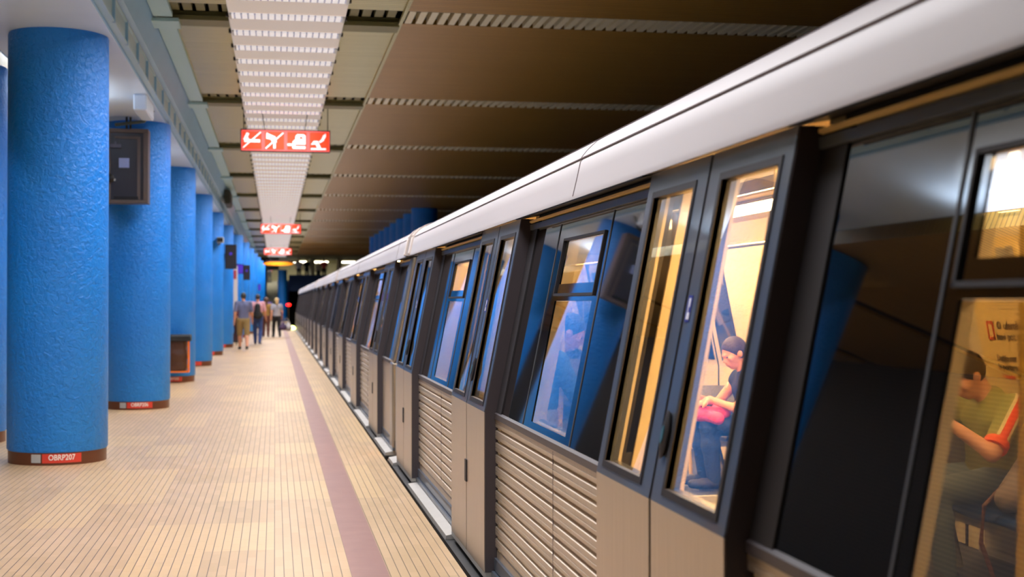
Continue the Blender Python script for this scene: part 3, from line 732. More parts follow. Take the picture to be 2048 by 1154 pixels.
for di, d0 in enumerate(DOORS):
    for li in range(2):
        a = d0+(0 if li == 0 else DW/2+.012); b = a+DW/2-.012
        g0, g1 = (a+.09, a+.555) if li == 0 else (a+.125, a+.585)
        mb = MB()
        for r in rects_with_hole(a, b, KD, 1.958, [(g0, g1, .945, 1.868)]): mb.slab(XD, *r, .045)
        leaf = obj('door_leaf', mb, 'door_paint', car)
        mb = MB().slab(XD, a, b, .02, KD, .045)
        obj('kick_panel', mb, 'stainless', leaf)
        mb = MB()
        for r in rects_with_hole(g0-.022, g1+.022, .925, 1.888, [(g0, g1, .947, 1.866)]): mb.slab(lambda z: XD(z)-.004, *r, .02)
        obj('gasket', mb, 'rubber', leaf)
        obj('glass', MB().add([(XD(z)+.012, y, z) for y, z in ((g0, .94), (g1, .94), (g1, 1.87), (g0, 1.87))], [(0, 1, 2, 3)]), 'glass', leaf)
        mb = MB()
        for r in rects_with_hole(a+.01, b-.01, KD, 1.95, [(g0-.004, g1+.004, .94, 1.873)]): mb.slab(lambda z: XD(z)+.046, *r, .012)
        mb.box(1.176, 1.188, a+.01, b-.01, .03, KD)
        obj('inner_lining', mb, 'int_cream', leaf)
        e = MB(); ye = a-.006 if li == 0 else b-.0
        e.slab(lambda z: XD(z)+.004, ye, ye+.006, .02, 1.956, .085, (KD,))
        obj('leaf_edge', e, 'door_edge', leaf)
        if li == 0: obj('closing_edge', MB().slab(lambda z: XD(z)+.004, b, b+.024, .02, 1.955, .035, (KD,)), 'rubber', leaf)
        if li == 0:
            h = MB(); h.lathe([(0, 0), (.028, .0), (.032, .010), (.02, .016), (0, .016)], 0, 0, 24, False)
            zc = 1.10; yc = b-.052
            h.v = [(XD(zc+v*2.3)-.001-w_, yc+u, zc+v*2.3) for u, v, w_ in h.v]
            obj('handle', h, 'rubber', leaf, smooth=True)
            h = MB(); h.lathe([(0, 0), (.012, 0), (.012, .004), (0, .004)], 0, 0, 16, False)
            h.v = [(XD(zc+v*2.3)-.016-w_, yc+u, zc+v*2.3) for u, v, w_ in h.v]
            obj('lock_plate', h, mat('lock_teal', (60, 100, 110), .3), leaf)
            st = MB().slab(lambda z: XD(z)-.002, b-.052, b-.012, 1.44, 1.52, .002)
            obj('sticker', st, 'sticker_blue', leaf)
            s2 = MB().slab(lambda z: XD(z)-.003, b-.044, b-.026, 1.485, 1.512, .001).slab(lambda z: XD(z)-.003, b-.050, b-.022, 1.447, 1.468, .001).slab(lambda z: XD(z)-.003, b-.032, b-.026, 1.466, 1.488, .001)
            obj('sticker_print', s2, 'sticker_white', leaf)
    obj('latch', MB().box(1.122, 1.135, d0+DW/2-.03, d0+DW/2+.03, .43, .56), 'rubber', car)
    # pocket edges beside the opening and inner frame posts
    for yy in (d0-.10, d0+DW+.02):
        obj('door_post', MB().slab(lambda z: XB(z)+.003, yy, yy+.08, .02, 1.98, .024, (KB,)), 'int_cream', car)
        obj('post_strip', MB().slab(lambda z: XB(z)+.027, yy+.01, yy+.07, .02, 1.98, .033, (KB,)), 'black_glass', car)
        obj('post_trim', MB().slab(lambda z: XB(z)+.06, yy, yy+.08, .02, 1.98, .20, (KB,)), 'int_cream', car)
    obj('door_header', MB().box(1.52, 1.70, d0-.1, d0+DW+.1, 1.99, 2.16), 'int_cream', car)
    obj('threshold', MB().box(1.13, 1.30, d0, d0+DW, -.01, .018), 'sill', car)
# interior shell
for si, (a, b) in enumerate(secs):
    mb = MB()
    c1 = b-.85 if si == 1 else b-.97; holes = [(b-1.74, c1, .93, 1.505), (b-1.71, c1-.03, 1.585, 1.79)] if 0 < si < 4 else []
    for r in rects_with_hole(a+.10 if si else a, b-.1 if si < 4 else b, .02, 1.99, holes): mb.slab(lambda z: XB(z)+.0095, *r, .027, (KB,))
    obj('near_wall', mb, 'int_cream', car)
fm = lambda z: XF(z)
mb = MB(); dk = MB(); far_frames = MB()
for si, (a, b) in enumerate(secs):
    mb.slab(lambda z: XF(z), a+(.3 if si else 0), b+(.3 if si < 4 else 0), .02, 2.0, .05, (KB,))
FD = [d+.30 for d in DOORS]
for d0 in FD:
    mb.slab(lambda z: XF(z)+.02, d0, d0+DW, .02, 2.0, .05, (KB,))
obj('far_wall', mb, 'int_cream', car)
for d0 in FD:
    mb = MB()
    for q in (0, 1):
        a = d0+.08+q*DW/2; mb.slab(lambda z: XF(z)+.012, a, a+.47, .95, 1.87, .01)
    obj('far_door_glass', mb, 'black_glass', car)
    mb = MB().slab(lambda z: XF(z)+.01, d0+DW/2-.006, d0+DW/2+.006, .02, 1.98, .01, (KB,)).slab(lambda z: XF(z)-.01, d0-.02, d0+.0, .02, 1.98, .04, (KB,)).slab(lambda z: XF(z)-.01, d0+DW, d0+DW+.02, .02, 1.98, .04, (KB,))
    obj('far_door_seal', mb, 'rubber', car)
for si, (a, b) in list(enumerate(secs))[1:4]:
    if si != 2:
        obj('far_window', MB().slab(lambda z: XF(z)-.006, a+.45, a+1.25, 1.02, 1.75, .01), 'black_glass', car)
obj('floor', MB().box(1.25, 4.15, Y0, Y1, -.02, .02), 'int_floor', car)
obj('ceiling', MB().extrude_y([(1.62, 2.16), (2.0, 2.185), (3.4, 2.185), (3.78, 2.16), (3.95, 2.0), (3.98, 2.02), (3.8, 2.199), (1.6, 2.199), (1.42, 2.02), (1.45, 2.0)], Y0, Y1), 'int_cream', car)
obj('duct_cover', MB().extrude_y([(2.35, 2.185), (2.42, 2.13), (2.98, 2.13), (3.05, 2.185)], Y0, Y1), 'int_grey', car)
for x in (2.1, 3.35):
    for yy in np.arange(Y0+.3, Y1-1.2, 1.5):
        obj('ceiling_lamp', MB().box(x-.09, x+.09, yy, yy+1.36, 2.145, 2.18), 'lampglass', car)
for x in (1.92, 3.50):
    pts = [(x, Y0+.2, 1.93), (x, Y1-.2, 1.93)]
    r_ = obj('grab_rail', MB().tube(pts, .017, 10), 'steel', car, smooth=True)
    hg = MB()
    for yy in np.arange(Y0+.6, Y1-.5, 1.337): hg.tube([(x, yy, 1.93), (x, yy, 2.19)], .012, 8)
    obj('rail_bracket', hg, 'steel', r_)
for d0 in DOORS:
    for x in (1.90, 3.48):
        for yy in (d0-.13, d0+DW+.13):
            obj('grab_pole', MB().tube([(x-(.05 if x < 2 else -.05), yy, .02), (x-.01, yy, 1.0), (x, yy, 1.93)], .017, 12), 'pole_yellow', car, smooth=True)
            x_0, x_1 = (1.33, x-.04) if x < 2 else (x+.04, 4.03)
            obj('draught_screen', MB().box(x_0, x_1, yy-.008, yy+.008, .25, .78), 'int_grey', car)
# benches along both walls
for si, (a, b) in list(enumerate(secs))[1:4]:
    for side in (0, 1):
        X = (lambda x: x) if side else (lambda x: 2*XC-x)
        n_ = 5; wseat = (b-a-.36)/n_
        fr = MB(); xs = sorted((X(3.56), X(4.06)))
        fr.box(xs[0]+.03, xs[1]-.03, a+.18, b-.18, .33, .375)
        for q in range(3):
            yy = a+.3+q*(b-a-.6)/2; fr.tube([(X(3.70), yy, .35), (X(3.78), yy, .02)], .02, 8)
        fr.box(min(X(4.04), X(4.08)), max(X(4.04), X(4.08)), a+.1, b-.1, .05, .30)
        obj('bench_frame', fr, 'int_grey', car)
        sk = MB().box(min(X(4.0), X(4.05)), max(X(4.0), X(4.05)), a+.1, b-.1, .06, .10); obj('skirting_strip', sk, 'pole_yellow' if 0 else 'sill', car)
        for q in range(n_):
            ya = a+.18+q*wseat+.012; yb = ya+wseat-.024
            vs = []; fs = []; pf = [(3.55, .40), (3.56, .425), (3.62, .435), (3.80, .415), (3.92, .42), (3.97, .47), (4.0, .60), (4.015, .80), (4.005, .86), (3.985, .865)]
            m_ = 7
            for u in range(m_):
                t_ = u/(m_-1); yy = ya+(yb-ya)*t_; dip = -.02*math.sin(math.pi*t_)
                for k_, (x, z) in enumerate(pf):
                    shr = .0
                    if k_ >= 7: yy2 = (ya+yb)/2+(yy-(ya+yb)/2)*(.97 if k_ == 7 else .9 if k_ == 8 else .85)
                    else: yy2 = yy
                    vs.append((X(x-(dip if 5 <= k_ <= 8 else 0)*1.0), yy2, z+(dip if k_ < 5 else 0)))
            K_ = len(pf)
            for u in range(m_-1):
                for k_ in range(K_-1): fs.append((u*K_+k_, u*K_+k_+1, (u+1)*K_+k_+1, (u+1)*K_+k_))
            o = obj('seat', MB().add(vs, fs), 'seat_blue', car, smooth=True)
            sm = o.modifiers.new('solid', 'SOLIDIFY'); sm.thickness = .02; sm.offset = 0
# posters inside (near car only)
def wall_text(body, size, yc, zc, m, name, par, bold=0.0):
    # reads left to right for somebody looking towards +x; u runs towards -y
    pl = lambda u, v: (XF(zc+v)-.012, yc-u, zc+v)
    return obj(name, text_mb(body, size, pl, bold), m, par)
poster = thing('advertising_poster', 'pale yellow advertising poster on the wall behind the man in the green shirt', 'poster', (4.09, 6.2, .95))
pb = obj('sheet', MB().slab(lambda z: XF(z)-.008, 5.35, 7.30, .90, 1.86, .006), 'poster', poster)
def ltext(body, size, yl, zc, m, name):
    cu = None
    mbt = text_mb(body, size, lambda u, v: (u, v, 0), .0015)
    x0 = min(v[0] for v in mbt.v)
    mbt.v = [(XF(zc+v[1])-.0115, yl-(v[0]-x0), zc+v[1]) for v in mbt.v]
    return obj(name, mbt, m, poster)
ltext('O ofertă căreia\nnu-i pot spune nu', .062, 7.10, 1.335, 'ink', 'headline')
ltext('Dublu net\nla portare', .05, 7.14, 1.155, 'ink', 'subline')
ltext('1 imediat', .036, 7.11, 1.075, 'ink_red', 'small_print')
fr = MB(); ya, yb, za, zb = 7.12, 7.195, 1.285, 1.39
fr.slab(lambda z: XF(z)-.0115, ya, yb, za, za+.014, .003).slab(lambda z: XF(z)-.0115, ya, yb, zb-.014, zb, .003).slab(lambda z: XF(z)-.0115, ya, ya+.014, za, zb, .003).slab(lambda z: XF(z)-.0115, yb-.014, yb, za, zb, .003)
obj('red_mark', fr, 'ink_red', poster)
ln = MB()
for i in range(6): ln.slab(lambda z: XF(z)-.0115, 5.6, 7.16-.01*i, 1.462+i*.018, 1.464+i*.018, .002)
obj('fine_lines', ln, 'int_grey', poster)
sk = MB(); random.seed(3)
for i in range(14):
    y = 6.3+random.random()*.8; z = 1.58+random.random()*.18; sk.slab(lambda z: XF(z)-.0115, y, y+.03+random.random()*.06, z, z+.02+random.random()*.05, .002)
obj('drawing', sk, 'int_grey', poster)
# painted twigs on the wall panel beside the woman
dec = MB()
random.seed(5)
def twig(y, z, a, L, r, d):
    y2 = y+math.cos(a)*L; z2 = z+math.sin(a)*L
    dec.tube([(XF(z)-.006, y, z), (XF(z2)-.006, y2, z2)], r, 4)
    if d:
        for k in (-.55, .4, .0): twig(y2, z2, a+k+random.uniform(-.2, .2), L*.62, r*.75, d-1)
twig(9.75, 1.18, 1.7, .16, .006, 3); twig(9.55, 1.3, 1.2, .14, .006, 3)

# copies of the whole car
names = ['second metro car of the train, behind the first white joint ring', 'third metro car of the train', 'fourth metro car of the train', 'farthest metro car at the end of the train']
for k in range(4):
    c = copy_tree(car); c.location.y += 15.9*(k+1); c['label'] = names[k]
obj('twig_decal', dec, mat('decal_grey', (120, 125, 140), .5), car)['label'] = 'grey printed twigs on the cream wall'
# bellows between the cars
for k in range(-1, 4):
    y = 13.3+15.9*k; mb = MB()
    for q in range(5):
        ya = y+.02+q*.055; 
        lp = [(1.42+.0, -.3), (1.36, .9), (1.50, 1.9), (1.75, 2.12), (3.65, 2.12), (3.9, 1.9), (4.04, .9), (3.98, -.3)]
        li = [(XC+(x-XC)*.86, -.28 if z < 0 else z*.94) for x, z in lp]
        mb.extrude_y(lp+li[::-1], ya, ya+.035)
    tag(obj('gangway_bellows', mb, 'rubber', at=(XC, y, 0)), 'black folded gangway between two metro cars' if k != 0 else 'black folded gangway behind the nearest metro car', 'gangway', 'gangways of the train' if k != 0 else None)

# ---------------------------------------------------------------- people
def V(*a): return np.array(a, float)
def cone(a, b, ra, rb, infl=0): return ('c', V(*a), V(*b), ra+infl, rb+infl)
def ell(c, r, f=None, u=None, infl=0):
    f = V(1, 0, 0) if f is None else f; u = V(0, 0, 1) if u is None else u
    f = f/np.linalg.norm(f); l = np.cross(u, f); l /= np.linalg.norm(l); u = np.cross(f, l)
    return ('e', V(*c), V(*r)+infl, np.stack([f, l, u]))
def sdf_mb(prims, h, k=.03, clips=(), cut=()):
    lo = np.min([np.minimum(p[1]-p[3], p[2]-p[4]) if p[0] == 'c' and 0 else (np.minimum(p[1], p[2])-max(p[3], p[4]) if p[0] == 'c' else p[1]-max(p[2])) for p in prims], axis=0)-3*h
    hi = np.max([(np.maximum(p[1], p[2])+max(p[3], p[4]) if p[0] == 'c' else p[1]+max(p[2])) for p in prims], axis=0)+3*h
    n = np.ceil((hi-lo)/h).astype(int)+1
    F = np.full(n, 1.0, np.float32); ax = [lo[i]+h*np.arange(n[i]) for i in range(3)]
    for p in prims:
        if p[0] == 'c': a = np.minimum(p[1], p[2])-max(p[3], p[4]); b = np.maximum(p[1], p[2])+max(p[3], p[4])
        else: a = p[1]-max(p[2]); b = p[1]+max(p[2])
        pad = 2*k+2*h
        i0 = np.maximum(((a-pad-lo)/h).astype(int), 0); i1 = np.minimum(((b+pad-lo)/h).astype(int)+2, n)
        sl = tuple(slice(i0[i], i1[i]) for i in range(3))
        G = np.stack(np.meshgrid(ax[0][sl[0]], ax[1][sl[1]], ax[2][sl[2]], indexing='ij'), -1)
        if p[0] == 'c':
            d = p[2]-p[1]; L = max(d@d, 1e-9); t = np.clip(((G-p[1])@d)/L, 0, 1)
            f = np.linalg.norm(G-p[1]-t[..., None]*d, axis=-1)-(p[3]+(p[4]-p[3])*t)
        else:
            q = (G-p[1])@p[3].T; k0 = np.linalg.norm(q/p[2], axis=-1); k1 = np.linalg.norm(q/p[2]**2, axis=-1)
            f = k0*(k0-1)/np.maximum(k1, 1e-6)
        g = F[sl]; hh = np.maximum(k-np.abs(f-g), 0)/k
        F[sl] = np.minimum(f, g)-hh*hh*k*.25
    if clips or cut:
        G = np.stack(np.meshgrid(*ax, indexing='ij'), -1)
        for pt, nn in clips: F = np.maximum(F, (G-V(*pt))@(V(*nn)/np.linalg.norm(nn)))
        for c, r in cut: F = np.maximum(F, r-np.linalg.norm(G-V(*c), axis=-1))
    # surface nets
    ins = F < 0
    c = np.zeros(tuple(n-1), int); pos = np.zeros(tuple(n-1)+(3,)); cnt = np.zeros(tuple(n-1))
    cor = [(i, j, l) for i in (0, 1) for j in (0, 1) for l in (0, 1)]
    sub = lambda A, o: A[o[0]:A.shape[0]-1+o[0], o[1]:A.shape[1]-1+o[1], o[2]:A.shape[2]-1+o[2]]
    for a in cor:
        for d in range(3):
            if a[d] == 1: continue
            b = list(a); b[d] = 1; b = tuple(b)
            fa, fb = sub(F, a), sub(F, b); m = (fa < 0) != (fb < 0)
            t = np.where(m, fa/np.where(m, fa-fb, 1), 0)
            for e in range(3): pos[..., e] += np.where(m, a[e]+(t if e == d else 0), 0)
            cnt += m
    act = cnt > 0; idx = -np.ones(act.shape, int); idx[act] = np.arange(act.sum())
    I = np.argwhere(act); Pn = (pos[act]/cnt[act][:, None]+I)*h+lo
    faces = []
    for d in range(3):
        e, g = [(1, 2), (2, 0), (0, 1)][d]
        o = [0, 0, 0]; o[d] = 1
        A = ins[tuple(slice(0, -1) if q == d else slice(1, -1) for q in range(3))]
        B = ins[tuple(slice(1, None) if q == d else slice(1, -1) for q in range(3))]
        W_ = np.argwhere(A != B)
        if not len(W_): continue
        base = W_.copy(); base[:, e] += 1; base[:, g] += 1
        flip = A[tuple(W_.T)]
        def at(de, dg):
            q = base.copy(); q[:, e] -= de; q[:, g] -= dg; return idx[tuple(q.T)]
        q = np.stack([at(1, 1), at(0, 1), at(0, 0), at(1, 0)], 1)
        q[~flip] = q[~flip][:, ::-1]; faces.append(q)
    mb = MB(); mb.v = [tuple(v) for v in Pn]; mb.f = [tuple(int(i) for i in f) for f in np.concatenate(faces) if min(f) >= 0]
    return mb
def unit(v): v = np.array(v, float); return v/np.linalg.norm(v)
def hand(w, d, nrm, side, infl=0, curl=.5):
    """wrist w, pointing d, palm normal nrm, side=+1 thumb towards cross(d,nrm)"""
    d = unit(d); nrm = unit(nrm-(nrm@d)*d); s = np.cross(d, nrm)*side; o = []
    pc = w+d*.045
    o.append(cone(w, w+d*.03, .024, .024))
    for q in (-.025, -.008, .009, .026): o.append(cone(w+d*.02+s*q*.6, w+d*.085+s*q, .013, .012))
    for q, L in ((-.028, .058), (-.009, .070), (.010, .075), (.028, .068)):
        a = w+d*.088+s*q; b = a+unit(d+nrm*curl*.6)*L*.45; c = b+unit(d+nrm*curl*1.8)*L*.35; e = c+unit(d*.6+nrm*curl*2.4)*L*.25
        o += [cone(a, b, .0095, .0088), cone(b, c, .0088, .0082), cone(c, e, .0082, .0072)]
    a = w+d*.025+s*.026; b = a+unit(s+d*.8+nrm*.3)*.04; c = b+unit(d+s*.3+nrm*.4)*.03
    o += [cone(a, b, .013, .011), cone(b, c, .011, .009)]
    return o
def person(label, J, f, u, skin, hair, top, bottom, shoes, h=.009, sleeve=.9, leg=2.0, hairlen=0, group=None, fem=False, pony=None, stripe=None, hs=1.0, legs=True):
    J = {k: V(*v) for k, v in J.items()}; f = unit(f); u = unit(u); u = unit(u-(u@f)*f); r = np.cross(f, u)
    base = (J['hipL']+J['hipR'])/2
    P = base; N = (J['shL']+J['shR'])/2; W = unit(J['shL']-J['shR']); T = unit(N-P); H = J['head']
    t = thing('person', label, 'person', (P[0], P[1], min(J['anL'][2], J['anR'][2])-.07), group)
    sm = mat('skin', skin, .5); mid = P*.5+N*.5; ch = .9 if fem else 1
    def torso(i=0):
        return [cone(P+W*.055, mid+W*.05, .112, .098*ch, i), cone(P-W*.055, mid-W*.05, .112, .098*ch, i),
                cone(mid+W*.05, N+W*.085-T*.09, .098*ch, .108*ch, i), cone(mid-W*.05, N-W*.085-T*.09, .098*ch, .108*ch, i),
                cone(J['shL'], J['shR'], .052, .052, i), cone(N-T*.02, N+T*.035, .075, .055, i)]
    def arm(sd, i=0, t0=1., fore=True):
        a, b, c = J['sh'+sd], J['el'+sd], J['wr'+sd]
        if t0 <= 1: return [cone(a, a+(b-a)*t0, .056*ch, (.056-.014*t0)*ch, i)]
        return [cone(a, b, .056*ch, .042*ch, i), cone(b, b+(c-b)*(t0-1), .042*ch, (.042-(t0-1)*.014)*ch, i)]
    def legp(sd, i=0, t0=2.):
        a, b, c = J['hip'+sd], J['kn'+sd], J['an'+sd]
        if t0 <= 1: return [cone(a, a+(b-a)*t0, .088, .088-.03*t0, i)]
        return [cone(a, b, .088, .058, i), cone(b, b+(c-b)*.35, .056, .058, i), cone(b+(c-b)*.35, b+(c-b)*min(1, t0-1), .058, .04, i)]
    hd = [ell(H+u*.02-f*.008, (.098, .077, .102), f, u), ell(H+f*.035-u*.05, (.058, .054, .062), f, u), ell(H+f*.052-u*.088, (.026, .028, .020), f, u),
          cone(H+f*.088+u*.008, H+f*.108-u*.022, .008, .012), cone(H+f*.088+r*.02+u*.022, H+f*.088-r*.02+u*.022, .010, .010),
          cone(H+f*.090-u*.05+r*.014, H+f*.090-u*.05-r*.014, .008, .008), cone(H+f*.088-u*.061+r*.011, H+f*.088-u*.061-r*.011, .008, .008),
          cone(N-T*.01, H-u*.055-f*.02, .056*ch, .052*ch)]
    for q in (-1, 1): hd += [ell(H+r*.078*q-f*.012-u*.008, (.017, .008, .030), f, u), ell(H+r*.047*q+f*.062-u*.018, (.024, .02, .024), f, u)]
    hands = []
    for sd, q in (('L', 1), ('R', -1)):
        a, b = J['el'+sd], J['wr'+sd]; d = J.get('hd'+sd, b-a)
        hands += hand(b, d, J.get('pn'+sd, V(0, 0, -1)), q)
    body = torso()+hd+arm('L', 0, 2)+arm('R', 0, 2)
    if legs: body += legp('L')+legp('R')
    if h < .015: body += hands
    else:
        for sd in 'LR': body.append(cone(J['wr'+sd], J['wr'+sd]+unit(J['wr'+sd]-J['el'+sd])*.12, .03, .022))
    bo = obj('body', sdf_mb(body, h, .022), sm, t, smooth=True)
    # clothes
    pr = torso(.012)
    for sd in 'LR': pr += arm(sd, .016, sleeve)
    clips = [(P-T*.06, -T)]
    shirt = obj('shirt', sdf_mb(pr, h, .035, clips, [(H-u*.02, .112)]), mat('shirt', top, .8, bump=.3, bscale=9), t, smooth=True)
    if stripe:
        a, b = J['shL'], J['elL']; ax_ = unit(b-a); e = b-a
        nrm = unit(np.cross(ax_, unit(J['wrL']-J['elL']))+.0)
        tp = unit(W-(W@ax_)*ax_+T*.5); sd_ = unit(np.cross(ax_, tp))
        for wd, inf, mm, nm in ((.036, .019, (240, 225, 170), 'stripe_border'), (.021, .0215, (255, 92, 20), 'sleeve_stripe')):
            pp = [cone(a, a+e*sleeve, .056, .043, inf), cone(N+W*.05+T*.015, a, .052, .054, inf*.95)]
            ms = sdf_mb(pp, .005, .03, [(a+sd_*wd-sd_*.0, sd_), (a-sd_*wd, -sd_), (a+e*(sleeve+.03), ax_), (a, -(tp+ax_*.3))])
            obj(nm, ms, mat(nm, mm, .7), shirt, smooth=True)
        obj('cuff', sdf_mb([cone(a+e*(sleeve-.02), a+e*(sleeve+.08), .047, .046, .019)], .005, .02, [(a+e*(sleeve+.12), ax_), (a+e*(sleeve-.02), -ax_)]), mat('cuff', (255, 96, 24), .7), shirt, smooth=True)
    if legs:
        pr = [cone(P+W*.055, P-W*.055, .112, .112, .018)]
        for sd in 'LR': pr += legp(sd, .014 if leg > 1.3 else .03, leg)
        seat_ = J['knL'][2] > P[2]-.15; tp_ = P+V(0, 0, .09) if seat_ else P+T*.05
        obj('trousers', sdf_mb(pr, h, .03, [(tp_, V(0, 0, 1) if seat_ else T)]), mat('trousers', bottom, .85, bump=.3, bscale=8, noise=.12), t, smooth=True)
        for sd in 'LR':
            a = J['an'+sd]; d = J['toe'+sd]-a
            obj('shoe', sdf_mb([cone(a-unit(d)*.03-V(0, 0, .03), a+d*.45-V(0, 0, .03), .042, .044), cone(a+d*.45-V(0, 0, .03), a+d-V(0, 0, .02), .044, .034), cone(a, a-V(0, 0, .03), .045, .045)], h, .02, [(a-V(0, 0, .072), V(0, 0, -1))]), mat('shoe', shoes, .6), t, smooth=True)
    # hair
    hp = [ell(H+u*.028-f*.014, (.103, .083, .104), f, u, .004+hairlen*.01)]
    cl = [(H+u*.035+f*.055, unit(f*1.0-u*.75)), (H-u*.045, unit(-u+f*.5))]
    if hairlen >= 1:
        hp += [cone(H-f*.05, H-f*.075-u*.10, .075, .06)]
        if hairlen >= 2: hp += [cone(H-f*.075-u*.10, H-f*.08-u*.2, .065, .05)]
        cl = [(H+u*.035+f*.06, unit(f*1.0-u*.75)), (H+f*.035-u*.1, unit(f-u*.1))]
    ho = sdf_mb(hp, min(h, .009) if h < .015 else h, .03, cl, [(H+r*.085*q-f*.008-u*.012, .024) for q in (-1, 1)] if h < .015 and hairlen < 2 else [])
    obj('hair', ho, mat('hair', hair, .6, bump=.4, bscale=40), t, smooth=True)
    if pony: obj('hair_bun', sdf_mb([ell(H+V(*pony), (.035, .035, .035))], h, .02), mat('hair', hair, .6), t, smooth=True)
    if h < .015:
        for q in (-1, 1):
            obj('eye', sdf_mb([ell(H+r*.03*q+f*.083+u*.004, (.008, .014, .006), f, u)], .003, .01), mat('eye', (40, 28, 22), .3), t, smooth=True)
    return t

# the man on the far bench of the near car, bent forward, hands in front of his chin
man = dict(head=(3.66, 6.72, 1.105), shL=(3.80, 6.50, .945), shR=(3.79, 6.90, .955), elL=(3.60, 6.36, .73), elR=(3.55, 7.0, .74),
           wrL=(3.42, 6.56, .90), wrR=(3.42, 6.84, .90), hipL=(3.80, 6.60, .54), hipR=(3.80, 6.80, .54), knL=(3.36, 6.50, .52), knR=(3.36, 6.88, .52),
           anL=(3.42, 6.50, .105), anR=(3.42, 6.90, .105), toeL=(3.24, 6.49, .095), toeR=(3.24, 6.91, .095), pnL=(.3, 1, 0), pnR=(.3, -1, 0), hdL=(-.3, .55, .6), hdR=(-.3, -.55, .6))
person('man in green shirt with orange shoulder stripe sitting bent forward by the poster', man, (-.78, -.02, -.60), (-.60, 0, .78),
       (226, 166, 130), (44, 30, 26), (150, 150, 78), (92, 104, 112), (40, 38, 40), h=.0085, sleeve=.78, stripe=True)
wom = dict(head=(3.615, 10.32, 1.09), shL=(3.71, 10.14, .885), shR=(3.71, 10.48, .885), elL=(3.55, 10.07, .665), elR=(3.55, 10.56, .67),
           wrL=(3.36, 10.17, .735), wrR=(3.34, 10.42, .735), hipL=(3.80, 10.21, .54), hipR=(3.80, 10.41, .54), knL=(3.36, 10.19, .52), knR=(3.36, 10.43, .52),
           anL=(3.40, 10.19, .105), anR=(3.40, 10.43, .105), toeL=(3.22, 10.19, .095), toeR=(3.22, 10.43, .095), pnL=(-.2, .2, -1), pnR=(-.2, -.2, -1), hdL=(-.9, .2, -.35), hdR=(-.9, -.2, -.3))
person('woman in black sleeveless top, dark hair tied back, looking down at her lap', wom, (-.9, -.12, -.42), (-.42, 0, .9),
       (215, 150, 118), (50, 34, 36), (20, 22, 34), (38, 52, 92), (40, 40, 50), h=.0085, sleeve=.12, fem=True, pony=(.115, .0, -.0), hairlen=0)
bg = MB()
tag(obj('pink_bag', sdf_mb([cone((3.27, 10.2, .625), (3.27, 10.46, .625), .045, .045), cone((3.48, 10.18, .635), (3.5, 10.44, .635), .04, .04), cone((3.27, 10.2, .625), (3.48, 10.18, .635), .045, .04), cone((3.37, 10.0, .60), (3.32, 10.3, .62), .05, .045)], .01, .06), mat('pink', (235, 70, 110), .7, bump=.4, bscale=12), smooth=True), 'pink bag lying on the lap of the woman in black', 'bag')
hb = thing('black_laptop', 'small black laptop held open on the pink bag by the seated woman', 'laptop', (3.28, 10.3, .68))
obj('base', MB().box(3.18, 3.36, 10.2, 10.44, .675, .69), 'black', hb); obj('lid', MB().hexa([(3.175, 10.2, .69), (3.185, 10.2, .69), (3.185, 10.44, .69), (3.175, 10.44, .69), (3.13, 10.2, .84), (3.14, 10.2, .84), (3.14, 10.44, .84), (3.13, 10.44, .84)]), 'black', hb)
# rucksack beside the man
rs = thing('rucksack', 'grey rucksack with orange trim on the blue seat beside the man', 'rucksack', (3.72, 6.2, .44))
obj('main_bag', sdf_mb([cone((3.70, 6.28, .53), (3.78, 6.22, .74), .10, .075), cone((3.70, 6.08, .53), (3.78, 6.1, .72), .10, .075), cone((3.6, 6.2, .52), (3.66, 6.2, .6), .07, .05)], .01, .05), mat('grey_fabric', (128, 116, 112), .8, bump=.6, bscale=14), rs, smooth=True)
obj('orange_pocket', sdf_mb([cone((3.62, 6.02, .56), (3.68, 6.04, .66), .06, .05)], .01, .03), 'orange_frame', rs, smooth=True)
obj('orange_flap', sdf_mb([ell((3.76, 6.28, .80), (.05, .05, .02)), ell((3.74, 6.18, .82), (.05, .06, .02))], .008, .03), 'orange_frame', rs, smooth=True)
obj('strap', MB().tube([(3.62, 6.25, .60), (3.50, 6.26, .48), (3.47, 6.24, .3), (3.52, 6.2, .12), (3.5, 6.1, .06)], .012, 8), 'brown_base', rs, smooth=True)
p3 = dict(head=(1.98, 9.0, 1.29), shL=(1.86, 9.2, 1.1), shR=(1.86, 8.82, 1.1), elL=(1.98, 9.26, .86), elR=(1.98, 8.76, .86), wrL=(2.2, 9.12, .88), wrR=(2.2, 8.9, .88),
          hipL=(1.68, 9.1, .54), hipR=(1.68, 8.92, .54), knL=(2.1, 9.14, .53), knR=(2.1, 8.86, .53), anL=(2.06, 9.14, .1), anR=(2.06, 8.86, .1), toeL=(2.24, 9.15, .09), toeR=(2.24, 8.85, .09))
person('dark haired passenger in blue sitting behind the opening window of the near car', p3, (.85, -.1, -.5), (.5, 0, .85), (205, 150, 125), (24, 26, 40), (50, 90, 160), (30, 50, 90), (30, 30, 34), h=.012)

def walker(x, y, yaw, ht, ph=.2, arms=.15, z0=0):
    """local x forward, y left"""
    s_ = ht/1.75; c, s = math.cos(yaw), math.sin(yaw)
    L = dict(head=(.02, 0, 1.62), shL=(0, .19, 1.42), shR=(0, -.19, 1.42), elL=(-.05-arms*.3, .25, 1.13), elR=(-.05+arms*.4, -.25, 1.13), wrL=(-.02-arms*.5, .27, .88), wrR=(.02+arms, -.27, .88),
             hipL=(0, .095, .92), hipR=(0, -.095, .92), knL=(ph*.8, .10, .50), knR=(-ph*.35+.05, -.10, .49), anL=(ph*1.05, .10, .085), anR=(-ph*1.2, -.10, .10),
             toeL=(ph*1.05+.19, .12, .075), toeR=(-ph*1.2+.17, -.12, .06))
    return {k: (x+(c*a-s*b)*s_, y+(s*a+c*b)*s_, z0+q*s_) for k, (a, b, q) in L.items()}, (c, s, -.05)
PIh = math.pi/2
